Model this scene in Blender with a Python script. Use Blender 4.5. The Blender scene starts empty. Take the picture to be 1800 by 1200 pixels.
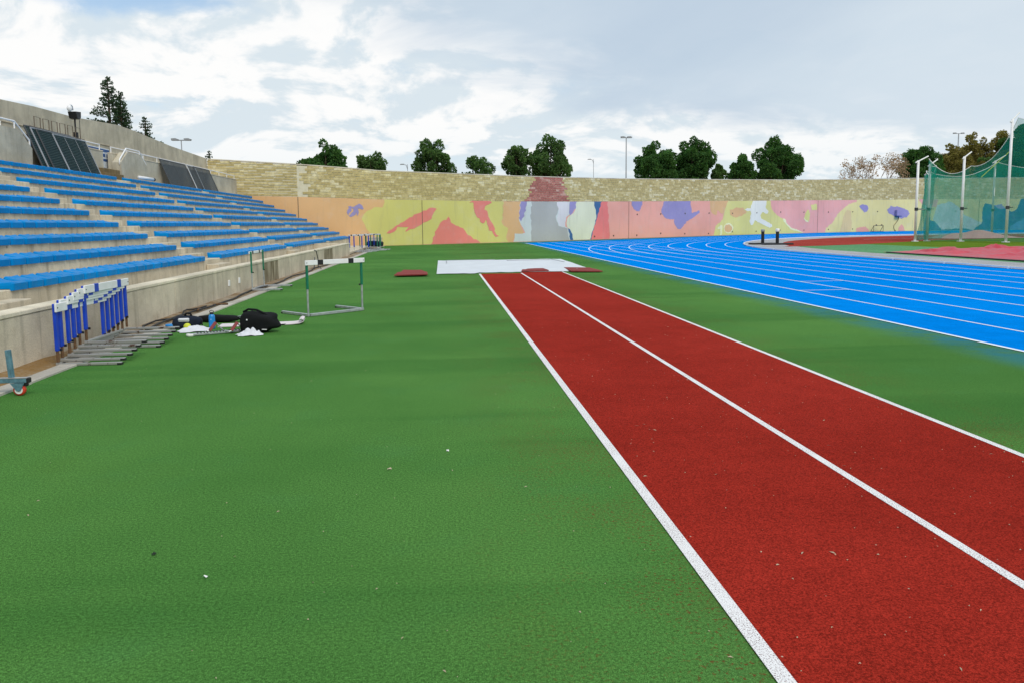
import bpy, bmesh, math, random, bisect
from mathutils import Vector, Matrix, noise
R = math.radians
random.seed(7)
scene = bpy.context.scene
COL = scene.collection

# ------------------------------------------------------------------ camera
cam_d = bpy.data.cameras.new('camera'); cam = bpy.data.objects.new('camera', cam_d); COL.objects.link(cam)
cam_d.sensor_fit = 'HORIZONTAL'; cam_d.sensor_width = 36.0
cam_d.lens = 36.0 * 1320.0 / 1800.0
cam_d.shift_y = -75.0 / 1800.0
cam_d.clip_start = 0.05; cam_d.clip_end = 2000.0
cam.location = (0, 0, 1.58)
PITCH, YAW, ROLL = 5.72, 5.24, 0.573
cam.rotation_euler = (Matrix.Rotation(R(-YAW), 3, 'Z') @ Matrix.Rotation(R(90 - PITCH), 3, 'X') @ Matrix.Rotation(R(-ROLL), 3, 'Z')).to_euler()
scene.camera = cam

# ------------------------------------------------------------------ node helper
class NT:
    def __init__(s, tree): s.t = tree; s.t.nodes.clear()
    def n(s, typ, **kw):
        nd = s.t.nodes.new(typ)
        for k, v in kw.items(): setattr(nd, k, v)
        return nd
    def inp(s, nd, key, v):
        if v is None: return
        sk = nd.inputs[key]
        if isinstance(v, bpy.types.NodeSocket): s.t.links.new(v, sk)
        else:
            if hasattr(sk.default_value, '__len__') and not hasattr(v, '__len__'): v = [v] * len(sk.default_value)
            elif hasattr(sk.default_value, '__len__') and len(sk.default_value) == 4 and len(v) == 3: v = (*v, 1)
            sk.default_value = v
    def m(s, op, a, b=None, c=None, clamp=False):
        nd = s.n('ShaderNodeMath', operation=op, use_clamp=clamp)
        s.inp(nd, 0, a)
        if b is not None: s.inp(nd, 1, b)
        if c is not None: s.inp(nd, 2, c)
        return nd.outputs[0]
    def mix(s, f, a, b, mode='MIX'):
        nd = s.n('ShaderNodeMix', data_type='RGBA', blend_type=mode)
        s.inp(nd, 'Factor', f); s.inp(nd, 6, a); s.inp(nd, 7, b)
        return nd.outputs[2]
    def noise(s, vec, scale, detail=2.0, rough=0.5, dist=0.0, dim='3D'):
        nd = s.n('ShaderNodeTexNoise', noise_dimensions=dim)
        s.inp(nd, 'Vector', vec); s.inp(nd, 'Scale', scale); s.inp(nd, 'Detail', detail); s.inp(nd, 'Roughness', rough); s.inp(nd, 'Distortion', dist)
        return nd.outputs['Fac']
    def ss(s, v, lo, hi, a=0.0, b=1.0):
        nd = s.n('ShaderNodeMapRange', interpolation_type='SMOOTHSTEP')
        s.inp(nd, 'Value', v); s.inp(nd, 'From Min', lo); s.inp(nd, 'From Max', hi); s.inp(nd, 'To Min', a); s.inp(nd, 'To Max', b)
        return nd.outputs[0]
    def sep(s, v):
        nd = s.n('ShaderNodeSeparateXYZ'); s.inp(nd, 0, v); return nd.outputs
    def comb(s, x, y, z):
        nd = s.n('ShaderNodeCombineXYZ'); s.inp(nd, 0, x); s.inp(nd, 1, y); s.inp(nd, 2, z); return nd.outputs[0]
    def vmul(s, v, k):
        nd = s.n('ShaderNodeVectorMath', operation='MULTIPLY'); s.inp(nd, 0, v); s.inp(nd, 1, k); return nd.outputs[0]

# ------------------------------------------------------------------ world: blue sky with broken white cloud and a grey deck
SUN_EL, SUN_AZ = 46.0, 150.0          # degrees; azimuth from +Y toward +X
world = bpy.data.worlds.new('World'); scene.world = world; world.use_nodes = True
w = NT(world.node_tree)
sky = w.n('ShaderNodeTexSky', sky_type='NISHITA', sun_disc=False)
sky.sun_elevation = R(SUN_EL); sky.sun_rotation = R(SUN_AZ)
sky.air_density = 1.0; sky.dust_density = 0.4
d = w.n('ShaderNodeTexCoord').outputs['Generated']
dx, dy, dz = w.sep(d)[:3]
zc = w.m('ADD', w.m('MAXIMUM', dz, 0.0), 0.05)
px = w.m('DIVIDE', dx, zc); py = w.m('DIVIDE', dy, zc)
P = w.comb(px, py, 0.0)
n_big = w.noise(P, 0.55, 5, 0.55, 0.3)
zq = w.m('ADD', w.m('MAXIMUM', dz, 0.0), 0.30)
qx = w.m('DIVIDE', dx, zq); qy = w.m('DIVIDE', dy, zq)
n_puf = w.noise(w.comb(w.m('ADD', qx, 7.3), qy, 0.0), 2.6, 10, 0.58, 0.35)
n_fin = w.noise(w.comb(w.m('ADD', qx, 2.1), qy, 3.0), 8.0, 7, 0.6, 0.3)
n_lo = w.noise(w.comb(w.m('ADD', qx, 7.34), w.m('ADD', qy, 0.09), 0.0), 2.6, 10, 0.58, 0.35)
# white cloud brightness: lit from above, shaded below
lit = w.m('MULTIPLY', w.m('SUBTRACT', n_puf, n_lo), 2.6)
bright = w.m('ADD', w.m('ADD', 0.82, lit), w.m('MULTIPLY', w.m('SUBTRACT', n_big, 0.5), 0.42))
bright = w.m('ADD', bright, w.m('MULTIPLY', w.m('SUBTRACT', n_fin, 0.5), 0.22))
bright = w.m('MINIMUM', w.m('MAXIMUM', bright, 0.66), 1.0)
ccol = w.mix(w.ss(bright, 0.66, 0.95), (5.9, 6.65, 7.15), (8.25, 8.25, 8.2))
# cover of the white cloud: mostly closed, thinner in a gap up to the left
gap = w.m('SUBTRACT', 1.0, w.ss(w.m('SQRT', w.m('ADD', w.m('POWER', w.m('MULTIPLY', w.m('SUBTRACT', px, -1.18), 0.8), 2.0), w.m('POWER', w.m('SUBTRACT', py, 2.92), 2.0))), 0.08, 0.50))
cov = w.m('SUBTRACT', w.m('ADD', w.m('ADD', w.m('MULTIPLY', n_puf, 2.0), w.m('MULTIPLY', n_big, 0.6)), w.m('ADD', w.m('MULTIPLY', n_fin, 0.5), -0.80)), w.m('MULTIPLY', gap, 0.62))
cov = w.ss(cov, 0.05, 0.62)
skyc = w.mix(w.ss(dz, 0.02, 0.28, 0.70, 0.42), w.vmul(sky.outputs[0], (0.72, 0.98, 1.15)), (5.9, 6.9, 7.5))
c1 = w.mix(cov, skyc, ccol)
# grey deck overhead and to the right
wob = w.m('MULTIPLY', w.m('SUBTRACT', w.noise(P, 0.9, 6, 0.6, 0.4), 0.5), 2.4)
e1 = w.m('SUBTRACT', w.m('ADD', px, 0.45), w.m('MULTIPLY', w.m('SUBTRACT', py, 2.78), 0.50))
e2 = w.m('ADD', w.m('SUBTRACT', 5.3, py), w.m('MULTIPLY', px, 0.08))
ed = w.m('ADD', w.m('MINIMUM', e1, w.m('MULTIPLY', e2, 0.8)), wob)
deck = w.ss(ed, -0.45, 0.75)
n_dk = w.noise(w.comb(qx, qy, 6.0), 1.1, 5, 0.5, 0.5)
dcol = w.mix(w.ss(n_dk, 0.30, 0.72), (4.25, 5.2, 6.25), (5.5, 6.3, 7.0))
c2 = w.mix(w.m('MULTIPLY', deck, 0.96), c1, dcol)
# pale air near the horizon
c3 = w.mix(w.m('MULTIPLY', w.ss(dz, 0.0, 0.15, 1.0, 0.0), 0.55), c2, (6.3, 7.15, 7.6))
bg = w.n('ShaderNodeBackground'); w.inp(bg, 'Color', c3); w.inp(bg, 'Strength', 0.12)
wo = w.n('ShaderNodeOutputWorld'); w.t.links.new(bg.outputs[0], wo.inputs[0])

# ------------------------------------------------------------------ sun (soft, behind cloud)
sd = bpy.data.lights.new('sun', 'SUN'); sun = bpy.data.objects.new('sun', sd); COL.objects.link(sun)
sd.energy = 2.0; sd.angle = R(24); sd.color = (1.0, 0.90, 0.77)
az, el = R(SUN_AZ), R(SUN_EL)
sdir = Vector((math.sin(az) * math.cos(el), math.cos(az) * math.cos(el), math.sin(el)))
sun.rotation_euler = (-sdir).to_track_quat('-Z', 'Y').to_euler()

scene.render.engine = 'CYCLES'
vs = scene.view_settings
vs.view_transform = 'Standard'; vs.look = 'None'; vs.exposure = 0.0; vs.gamma = 1.0
try: vs.use_curve_mapping = False
except Exception: pass
scene.cycles.transparent_max_bounces = 24

# ------------------------------------------------------------------ mesh helpers
class MB:
    def __init__(s): s.v = []; s.f = []
    def add(s, vs_, fs_):
        o = len(s.v); s.v += [tuple(v) for v in vs_]; s.f += [tuple(i + o for i in f) for f in fs_]; return s
    def box(s, c, size, rot=None, ch=0.0):
        sx, sy, sz = size[0] / 2, size[1] / 2, size[2] / 2
        M = rot if rot is not None else Matrix.Identity(3); c = Vector(c)
        if ch <= 0:
            V = [M @ Vector((x, y, z)) + c for x in (-sx, sx) for y in (-sy, sy) for z in (-sz, sz)]
            return s.add(V, [(0,1,3,2),(4,6,7,5),(0,4,5,1),(2,3,7,6),(0,2,6,4),(1,5,7,3)])
        V = []; idx = {}
        for a in (-1, 1):
            for b in (-1, 1):
                for g in (-1, 1):
                    for k in range(3):
                        e = [sx, sy, sz]; p = [a*(sx-ch), b*(sy-ch), g*(sz-ch)]; p[k] = (a, b, g)[k] * e[k]
                        idx[(a, b, g, k)] = len(V); V.append(M @ Vector(p) + c)
        F = []
        sg = (-1, 1)
        for k in range(3):
            o = [i for i in range(3) if i != k]
            for t in sg:
                def q(u, v_):
                    t3 = [0, 0, 0]; t3[k] = t; t3[o[0]] = u; t3[o[1]] = v_; return tuple(t3)
                F.append([idx[(*q(u, v_), k)] for u, v_ in ((-1,-1),(1,-1),(1,1),(-1,1))])
        for k in range(3):          # edges parallel to axis k
            o = [i for i in range(3) if i != k]
            for u in sg:
                for v_ in sg:
                    def q(t):
                        t3 = [0, 0, 0]; t3[k] = t; t3[o[0]] = u; t3[o[1]] = v_; return tuple(t3)
                    F.append([idx[(*q(-1), o[0])], idx[(*q(1), o[0])], idx[(*q(1), o[1])], idx[(*q(-1), o[1])]])
        for a in sg:
            for b in sg:
                for g in sg: F.append([idx[(a, b, g, k)] for k in range(3)])
        return s.add(V, F)
    def tube(s, path, r, n=8, cap=True):
        path = [Vector(p) for p in path]
        rs = r if hasattr(r, '__len__') else [r] * len(path)
        V = []; F = []
        up = None
        for i, p in enumerate(path):
            t = (path[min(i + 1, len(path) - 1)] - path[max(i - 1, 0)])
            if t.length < 1e-9: t = Vector((0, 0, 1))
            t.normalize()
            if up is None: up = t.orthogonal().normalized()
            up = (up - t * up.dot(t))
            if up.length < 1e-6: up = t.orthogonal()
            up.normalize(); bi = t.cross(up)
            for k in range(n):
                a = 2 * math.pi * k / n
                V.append(p + (up * math.cos(a) + bi * math.sin(a)) * rs[i])
        for i in range(len(path) - 1):
            for k in range(n):
                k2 = (k + 1) % n
                F.append((i*n+k, i*n+k2, (i+1)*n+k2, (i+1)*n+k))
        if cap:
            F.append(tuple(range(n - 1, -1, -1))); F.append(tuple((len(path)-1)*n + k for k in range(n)))
        return s.add(V, F)
    def ring(s, path, r, n=6):              # closed tube
        path = [Vector(p) for p in path]; N = len(path); V = []; F = []
        c = sum(path, Vector()) / N
        for i, p in enumerate(path):
            t = (path[(i + 1) % N] - path[i - 1]).normalized(); u = (p - c); u = (u - t * u.dot(t)).normalized(); b = t.cross(u)
            for k in range(n):
                a = 2 * math.pi * k / n; V.append(p + (u * math.cos(a) + b * math.sin(a)) * r)
        for i in range(N):
            for k in range(n):
                F.append((i*n+k, i*n+(k+1) % n, ((i+1) % N)*n+(k+1) % n, ((i+1) % N)*n+k))
        return s.add(V, F)
    def lathe(s, prof, c=(0, 0, 0), n=16, axis='Z'):
        V = []; F = []; c = Vector(c)
        for (r, z) in prof:
            for k in range(n):
                a = 2 * math.pi * k / n; p = (r * math.cos(a), r * math.sin(a), z)
                if axis == 'X': p = (p[2], p[0], p[1])
                if axis == 'Y': p = (p[0], p[2], p[1])
                V.append(Vector(p) + c)
        for i in range(len(prof) - 1):
            for k in range(n): F.append((i*n+k, i*n+(k+1) % n, (i+1)*n+(k+1) % n, (i+1)*n+k))
        F.append(tuple(range(n - 1, -1, -1))); F.append(tuple((len(prof)-1)*n + k for k in range(n)))
        return s.add(V, F)
    def prism(s, pts, axis, a, b):          # outline in the two other axes, extruded along axis from a to b
        def mk(p, t):
            return {'X': (t, p[0], p[1]), 'Y': (p[0], t, p[1]), 'Z': (p[0], p[1], t)}[axis]
        n = len(pts)
        V = [mk(p, a) for p in pts] + [mk(p, b) for p in pts]
        F = [tuple(range(n)), tuple(range(2*n-1, n-1, -1))] + [(i, (i+1) % n, n+(i+1) % n, n+i) for i in range(n)]
        return s.add(V, F)
    def mesh(s, name, mat, smooth=False, fix=True):
        me = bpy.data.meshes.new(name); me.from_pydata(s.v, [], s.f)
        if fix:
            bm = bmesh.new(); bm.from_mesh(me); bmesh.ops.recalc_face_normals(bm, faces=bm.faces); bm.to_mesh(me); bm.free()
        if mat: me.materials.append(mat)
        if smooth: me.polygons.foreach_set('use_smooth', [True] * len(me.polygons))
        me.update(); return me
    def build(s, name, mat, parent=None, smooth=False, loc=None, rz=0.0, fix=True):
        return link(name, s.mesh(name, mat, smooth, fix), parent, loc, rz)
def link(name, me, parent=None, loc=None, rz=0.0):
    o = bpy.data.objects.new(name, me); COL.objects.link(o)
    if parent is not None: o.parent = parent
    if loc is not None: o.location = loc
    if rz: o.rotation_euler = (0, 0, rz)
    return o
def tag(o, label=None, cat=None, group=None, kind=None):
    if label: o['label'] = label
    if cat: o['category'] = cat
    if group: o['group'] = group
    if kind: o['kind'] = kind
    return o
def thing(name, label, cat, loc=(0, 0, 0), rz=0.0, group=None):
    o = link(name, None, None, loc, rz); o.empty_display_size = 0.2
    return tag(o, label, cat, group)
def copy_tree(o, parent=None):
    c = o.copy(); COL.objects.link(c)
    if parent is not None: c.parent = parent
    for ch in list(o.children): copy_tree(ch, c)
    return c
def rotz(a): return Matrix.Rotation(a, 3, 'Z')
def rot(ax, a): return Matrix.Rotation(a, 3, ax)

# ------------------------------------------------------------------ materials
def lin(r, g, b):
    f = lambda c: ((c / 255 + 0.055) / 1.055) ** 2.4 if c > 10 else c / 255 / 12.92
    return (f(r), f(g), f(b))
MATS = {}
def base_mat(name, rough=0.7, spec=0.3, metal=0.0):
    m_ = bpy.data.materials.new(name); m_.use_nodes = True; t = NT(m_.node_tree)
    b = t.n('ShaderNodeBsdfPrincipled'); o = t.n('ShaderNodeOutputMaterial'); t.t.links.new(b.outputs[0], o.inputs[0])
    b.inputs['Roughness'].default_value = rough; b.inputs['Specular IOR Level'].default_value = spec; b.inputs['Metallic'].default_value = metal
    pos = t.n('ShaderNodeNewGeometry').outputs['Position']
    MATS[name] = m_
    return m_, t, b, pos
def bump(t, b, h, strength=0.4, dist=0.01):
    nd = t.n('ShaderNodeBump'); t.inp(nd, 'Height', h); t.inp(nd, 'Strength', strength); t.inp(nd, 'Distance', dist); t.t.links.new(nd.outputs[0], b.inputs['Normal'])
def plain(name, col, rough=0.6, spec=0.35, metal=0.0, var=0.12, scale=9.0, orand=0.0, bmp=0.0, bscale=60.0):
    m_, t, b, pos = base_mat(name, rough, spec, metal)
    n1 = t.noise(pos, scale, 5, 0.6)
    f = t.ss(n1, 0.25, 0.75, 1 - var, 1 + var)
    if orand:
        r = t.n('ShaderNodeObjectInfo').outputs['Random']
        f = t.m('MULTIPLY', f, t.m('ADD', 1 - orand, t.m('MULTIPLY', r, 2 * orand)))
    c = t.mix(1.0, col, f, 'MULTIPLY')
    t.inp(b, 'Base Color', c)
    t.inp(b, 'Roughness', t.ss(n1, 0.3, 0.7, max(rough - 0.08, 0.05), min(rough + 0.08, 1)))
    if bmp: bump(t, b, t.noise(pos, bscale, 4, 0.6), bmp, 0.01)
    return m_
def concrete(name, col, streak=0.35, dirt=0.25, stain=(0.06, 0.045, 0.02), stain_amt=0.0, axis='Y'):
    m_, t, b, pos = base_mat(name, 0.85, 0.2)
    x, y, z = t.sep(pos)[:3]
    run = y if axis == 'Y' else x
    n1 = t.noise(pos, 0.9, 6, 0.62); n2 = t.noise(pos, 7.0, 5, 0.6); n3 = t.noise(pos, 60.0, 3, 0.6)
    sv = t.comb(t.m('MULTIPLY', x, 5.0), t.m('MULTIPLY', y, 5.0), t.m('MULTIPLY', z, 0.45))
    n4 = t.noise(sv, 1.0, 6, 0.65)
    c = t.mix(t.ss(n1, 0.32, 0.7), [k * 0.76 for k in col], [min(k * 1.10, 1) for k in col])
    c = t.mix(t.m('MULTIPLY', t.ss(n4, 0.50, 0.70), streak), c, [k * 0.38 for k in col])
    c = t.mix(t.m('MULTIPLY', t.ss(n2, 0.5, 0.8), dirt), c, (col[0]*0.62, col[1]*0.55, col[2]*0.45))
    # shutter-board joints and tie holes
    jw = t.n('ShaderNodeTexVoronoi', feature='F1'); t.inp(jw, 'Vector', pos); t.inp(jw, 'Scale', 1.7); t.inp(jw, 'Randomness', 0.6)
    c = t.mix(t.m('MULTIPLY', t.ss(jw.outputs['Distance'], 0.03, 0.055, 1.0, 0.0), 0.7), c, [k * 0.25 for k in col])
    if stain_amt:
        n5 = t.noise(t.comb(t.m('MULTIPLY', x, 9.0), t.m('MULTIPLY', y, 9.0), t.m('MULTIPLY', z, 0.8)), 1.0, 5, 0.6)
        c = t.mix(t.m('MULTIPLY', t.ss(n5, 0.38, 0.6), stain_amt), c, stain)
    c = t.mix(1.0, c, t.ss(n3, 0.2, 0.8, 0.86, 1.12), 'MULTIPLY')
    t.inp(b, 'Base Color', c)
    bump(t, b, t.m('ADD', n3, t.m('MULTIPLY', n2, 1.5)), 0.35, 0.012)
    return m_
concrete('concrete', (0.63, 0.56, 0.43), streak=0.42, dirt=0.4)
concrete('concrete_seatstep', (0.64, 0.57, 0.435), streak=0.6, dirt=0.45)
concrete('concrete_stained', (0.50, 0.44, 0.32), streak=0.5, dirt=0.4, stain=(0.10, 0.075, 0.03), stain_amt=0.85)
concrete('concrete_wall', (0.53, 0.49, 0.385), streak=0.25, dirt=0.2)
concrete('concrete_rust', (0.25, 0.19, 0.10), streak=0.5, dirt=0.5, stain=(0.12, 0.08, 0.03), stain_amt=0.5)
concrete('concrete_cap', (0.74, 0.67, 0.52), streak=0.2, dirt=0.15)
concrete('kerb_concrete', (0.52, 0.49, 0.43), streak=0.1, dirt=0.35)

# artificial turf
m_, t, b, pos = base_mat('turf', 0.95, 0.02)
x, y, z = t.sep(pos)[:3]
n0 = t.noise(pos, 0.22, 6, 0.6); n1 = t.noise(pos, 1.3, 5, 0.6); g1 = t.noise(pos, 190.0, 4, 0.75); g2 = t.noise(pos, 420.0, 3, 0.7)
c = t.mix(t.ss(n0, 0.3, 0.7), (0.058, 0.168, 0.036), (0.088, 0.222, 0.050))
c = t.mix(t.m('MULTIPLY', t.ss(n1, 0.5, 0.75), 0.35), c, (0.065, 0.20, 0.058))
sm = t.noise(t.comb(t.m('MULTIPLY', x, 0.35), t.m('MULTIPLY', y, 1.4), 0.0), 0.8, 6, 0.7, 0.6)
c = t.mix(t.m('MULTIPLY', t.ss(sm, 0.6, 0.78), 0.30), c, (0.10, 0.26, 0.10))
ye = t.noise(pos, 0.5, 4, 0.6)
c = t.mix(t.m('MULTIPLY', t.ss(ye, 0.55, 0.75), 0.35), c, (0.075, 0.155, 0.028))
# bands of darker nap far down the field
bn = t.noise(t.comb(t.m('MULTIPLY', x, 0.06), t.m('MULTIPLY', y, 0.55), 4.0), 1.0, 4, 0.6)
c = t.mix(t.m('MULTIPLY', t.ss(bn, 0.52, 0.62), 0.28), c, (0.022, 0.105, 0.020))
c = t.mix(1.0, c, t.ss(g1, 0.28, 0.72, 0.48, 1.55), 'MULTIPLY')
c = t.mix(1.0, c, t.ss(g2, 0.28, 0.72, 0.50, 1.55), 'MULTIPLY')
g3 = t.noise(pos, 70.0, 4, 0.75)
c = t.mix(1.0, c, t.ss(g3, 0.30, 0.70, 0.62, 1.36), 'MULTIPLY')
# red crumb carried onto the turf beside the runway
cr = t.noise(pos, 46.0, 3, 0.7); crm = t.noise(pos, 1.1, 4, 0.6)
side = t.m('MULTIPLY', t.ss(x, -0.2, 1.1), t.ss(x, 5.0, 3.9))
cf = t.m('MULTIPLY', t.m('MULTIPLY', t.ss(cr, 0.57, 0.63), t.ss(crm, 0.36, 0.58)), side)
c = t.mix(t.m('MULTIPLY', cf, 0.8), c, (0.16, 0.035, 0.016))
brn = t.m('MULTIPLY', t.m('MULTIPLY', t.ss(crm, 0.45, 0.7), side), 0.28)
c = t.mix(brn, c, (0.10, 0.10, 0.03))
# blue overspray along the track edge
bl = t.m('MULTIPLY', t.m('MULTIPLY', t.ss(x, 5.9, 6.75), t.ss(t.noise(pos, 0.9, 4, 0.7), 0.30, 0.66)), 0.75)
c = t.mix(bl, c, (0.012, 0.17, 0.30))
t.inp(b, 'Base Color', c)
bump(t, b, t.m('ADD', g1, t.m('MULTIPLY', g2, 0.7)), 0.45, 0.006)

def granule(name, c0, c1, gsc=150.0, spec=0.03, rough=0.95, specks=0.0, gr=(0.52, 1.5)):
    m_, t, b, pos = base_mat(name, rough, spec)
    n0 = t.noise(pos, 0.35, 6, 0.6); g1 = t.noise(pos, gsc, 2, 0.6); g2 = t.noise(pos, gsc * 2.4, 2, 0.6); n1 = t.noise(pos, 3.0, 5, 0.65)
    c = t.mix(t.ss(n0, 0.3, 0.7), c0, c1)
    c = t.mix(1.0, c, t.ss(n1, 0.3, 0.7, 0.93, 1.07), 'MULTIPLY')
    c = t.mix(1.0, c, t.ss(g1, 0.25, 0.75, *gr), 'MULTIPLY')
    c = t.mix(1.0, c, t.ss(g2, 0.25, 0.75, 0.7, 1.32), 'MULTIPLY')
    if specks:
        v = t.n('ShaderNodeTexVoronoi', feature='F1'); t.inp(v, 'Vector', pos); t.inp(v, 'Scale', 9.0)
        rr = t.sep(v.outputs['Color'])[0]
        c = t.mix(t.m('MULTIPLY', t.ss(v.outputs['Distance'], 0.025, 0.05, 1.0, 0.0), t.ss(rr, 0.55, 0.75)), c, (0.55, 0.45, 0.35))
    t.inp(b, 'Base Color', c)
    bump(t, b, t.m('ADD', g1, t.m('MULTIPLY', g2, 0.7)), 0.5, 0.010)
granule('red_rubber', (0.265, 0.019, 0.011), (0.33, 0.026, 0.016), 120.0, specks=1.0)
granule('red_rubber_far', (0.30, 0.040, 0.030), (0.36, 0.055, 0.040), 90.0)
granule('blue_rubber', (0.0005, 0.215, 0.72), (0.001, 0.24, 0.78), 90.0, spec=0.0, gr=(0.9, 1.1))
granule('green_rubber', (0.095, 0.26, 0.12), (0.13, 0.31, 0.15), 70.0)
granule('lawn', (0.085, 0.16, 0.010), (0.13, 0.21, 0.016), 25.0, gr=(0.6, 1.4))
granule('earth', (0.20, 0.16, 0.09), (0.26, 0.21, 0.12), 8.0)
granule('asphalt_grey', (0.34, 0.345, 0.36), (0.42, 0.425, 0.44), 90.0, gr=(0.8, 1.2))
m_, t, b, pos = base_mat('line_paint', 0.8, 0.2)
g = t.noise(pos, 170.0, 2, 0.65); n1 = t.noise(pos, 4.0, 4, 0.6)
th = t.m('ADD', t.ss(g, 0.53, 0.60), 0.0)
c = t.mix(t.m('MULTIPLY', th, t.ss(n1, 0.30, 0.6, 0.40, 1.0)), (0.86, 0.86, 0.86), (0.13, 0.05, 0.05))
t.inp(b, 'Base Color', c); bump(t, b, g, 0.4, 0.006)
plain('track_line_paint', (0.78, 0.86, 0.92), 0.7, 0.2, var=0.06)
m_, t, b, pos = base_mat('dirt', 0.98, 0.1)
n1 = t.noise(pos, 2.2, 6, 0.65); n2 = t.noise(pos, 24.0, 5, 0.7)
y_ = t.sep(pos)[1]
c = t.mix(t.ss(n1, 0.35, 0.65), (0.36, 0.31, 0.24), (0.24, 0.16, 0.085))
c = t.mix(t.m('MULTIPLY', t.ss(y_, 12.5, 7.0), t.ss(n2, 0.35, 0.6, 0.45, 0.95)), c, (0.30, 0.17, 0.045))
c = t.mix(t.m('MULTIPLY', t.ss(n2, 0.55, 0.7), 0.5), c, (0.10, 0.07, 0.04))
t.inp(b, 'Base Color', c); bump(t, b, n2, 0.8, 0.03)

m_ = plain('seat_plastic', (0.001, 0.215, 0.56), 0.40, 0.06, var=0.10, scale=3.0, orand=0.09)
plain('white_cover', (0.66, 0.70, 0.74), 0.6, 0.3, var=0.06, scale=1.2, bmp=0.15, bscale=6.0)
plain('white_paint', (0.84, 0.84, 0.84), 0.4, 0.45, var=0.06)
plain('white_board', (0.80, 0.81, 0.82), 0.45, 0.4, var=0.05)
plain('blue_sleeve', (0.004, 0.050, 0.50), 0.4, 0.45, var=0.12)
plain('green_sleeve', (0.004, 0.16, 0.085), 0.4, 0.45, var=0.15)
plain('black_plastic', (0.012, 0.013, 0.014), 0.5, 0.4, var=0.2)
plain('black_fabric', (0.008, 0.009, 0.010), 0.85, 0.2, var=0.3, scale=20, bmp=0.3)
plain('navy_fabric', (0.010, 0.016, 0.030), 0.85, 0.2, var=0.3, scale=20, bmp=0.3)
plain('white_cloth', (0.66, 0.68, 0.73), 0.9, 0.15, var=0.08, bmp=0.2, bscale=25)
plain('bottle_blue', (0.01, 0.23, 0.62), 0.35, 0.5, var=0.05)
plain('yellow_rubber', (0.55, 0.60, 0.05), 0.6, 0.3)
plain('red_plastic', (0.55, 0.045, 0.02), 0.5, 0.4)
plain('red_tarp', (0.56, 0.035, 0.060), 0.40, 0.35, var=0.16, scale=2.0, bmp=0.2, bscale=5)
plain('pale_red_tarp', (0.52, 0.30, 0.29), 0.6, 0.3)
plain('red_mat', (0.25, 0.045, 0.04), 0.85, 0.2, var=0.2, bmp=0.3)
plain('pedal_red', (0.30, 0.06, 0.06), 0.7, 0.3)
plain('teal_steel', (0.09, 0.20, 0.25), 0.5, 0.4, var=0.3, scale=25)
plain('dark_steel', (0.05, 0.055, 0.06), 0.5, 0.4, var=0.25)
plain('brown_steel', (0.14, 0.11, 0.08), 0.6, 0.35, var=0.3)
plain('lamp_grey', (0.28, 0.30, 0.32), 0.5, 0.4)
plain('hose_black', (0.018, 0.017, 0.016), 0.55, 0.35)
plain('foam_white', (0.72, 0.66, 0.68), 0.8, 0.2, var=0.06)
plain('banner_white', (0.62, 0.68, 0.74), 0.6, 0.3)
plain('banner_blue', (0.03, 0.09, 0.25), 0.6, 0.3)
plain('paper', (0.8, 0.8, 0.8), 0.8, 0.2)
plain('dry_leaf', (0.02, 0.03, 0.02), 0.8, 0.2)
plain('mortar', (0.70, 0.65, 0.47), 0.9, 0.15, var=0.1, scale=3)
plain('tan_speck', (0.50, 0.42, 0.30), 0.9, 0.1)
# galvanised / rusty hurdle steel
m_, t, b, pos = base_mat('hurdle_steel', 0.45, 0.5, 0.55)
n1 = t.noise(pos, 7.0, 5, 0.65)
t.inp(b, 'Base Color', t.mix(t.ss(n1, 0.56, 0.66), (0.40, 0.40, 0.38), (0.07, 0.035, 0.022)))
t.inp(b, 'Metallic', t.ss(n1, 0.56, 0.66, 0.55, 0.0)); t.inp(b, 'Roughness', t.ss(n1, 0.56, 0.66, 0.42, 0.9))
m_, t, b, pos = base_mat('galvanised', 0.42, 0.5, 0.6)
n1 = t.noise(pos, 14.0, 4, 0.6)
t.inp(b, 'Base Color', t.mix(t.ss(n1, 0.3, 0.7), (0.38, 0.40, 0.42), (0.55, 0.57, 0.58)))
plain('rust_steel', (0.13, 0.075, 0.04), 0.8, 0.2, var=0.3, scale=20)

def mural_mat(name, col):
    m_, t, b, pos = base_mat('mural_' + name, 0.88, 0.18)
    x, y, z = t.sep(pos)[:3]
    n1 = t.noise(pos, 1.1, 6, 0.65); n2 = t.noise(pos, 9.0, 5, 0.65)
    st = t.noise(t.comb(t.m('MULTIPLY', x, 3.0), t.m('MULTIPLY', y, 3.0), t.m('MULTIPLY', z, 0.3)), 1.0, 5, 0.65)
    c = t.mix(t.m('MULTIPLY', t.ss(n1, 0.48, 0.72), 0.30), col, [k * 0.6 + 0.26 for k in col])
    c = t.mix(t.m('MULTIPLY', t.ss(st, 0.52, 0.75), 0.22), c, (0.30, 0.28, 0.22))
    c = t.mix(t.m('MULTIPLY', t.ss(n2, 0.58, 0.75), 0.20), c, (0.35, 0.33, 0.27))
    c = t.mix(1.0, c, t.ss(t.noise(pos, 0.25, 3, 0.5), 0.3, 0.7, 0.93, 1.07), 'MULTIPLY')
    t.inp(b, 'Base Color', c); bump(t, b, n2, 0.2, 0.01)
MC = dict(orange=(216,170,112), yellow=(204,198,104), yellow2=(212,206,118), yellow3=(222,208,134), paleblue=(194,204,200), grey=(166,168,164), lilac=(206,204,206),
          purple=(142,134,186), blue=(42,98,150), deepblue=(14,96,150), lightblue=(70,140,190), cream=(212,216,186), red=(234,112,108), salmon=(228,156,138), pink=(232,158,150),
          rose=(226,120,110), white=(232,232,208), paleyellow=(232,228,170), beige=(216,190,132))
K = 1.12
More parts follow.
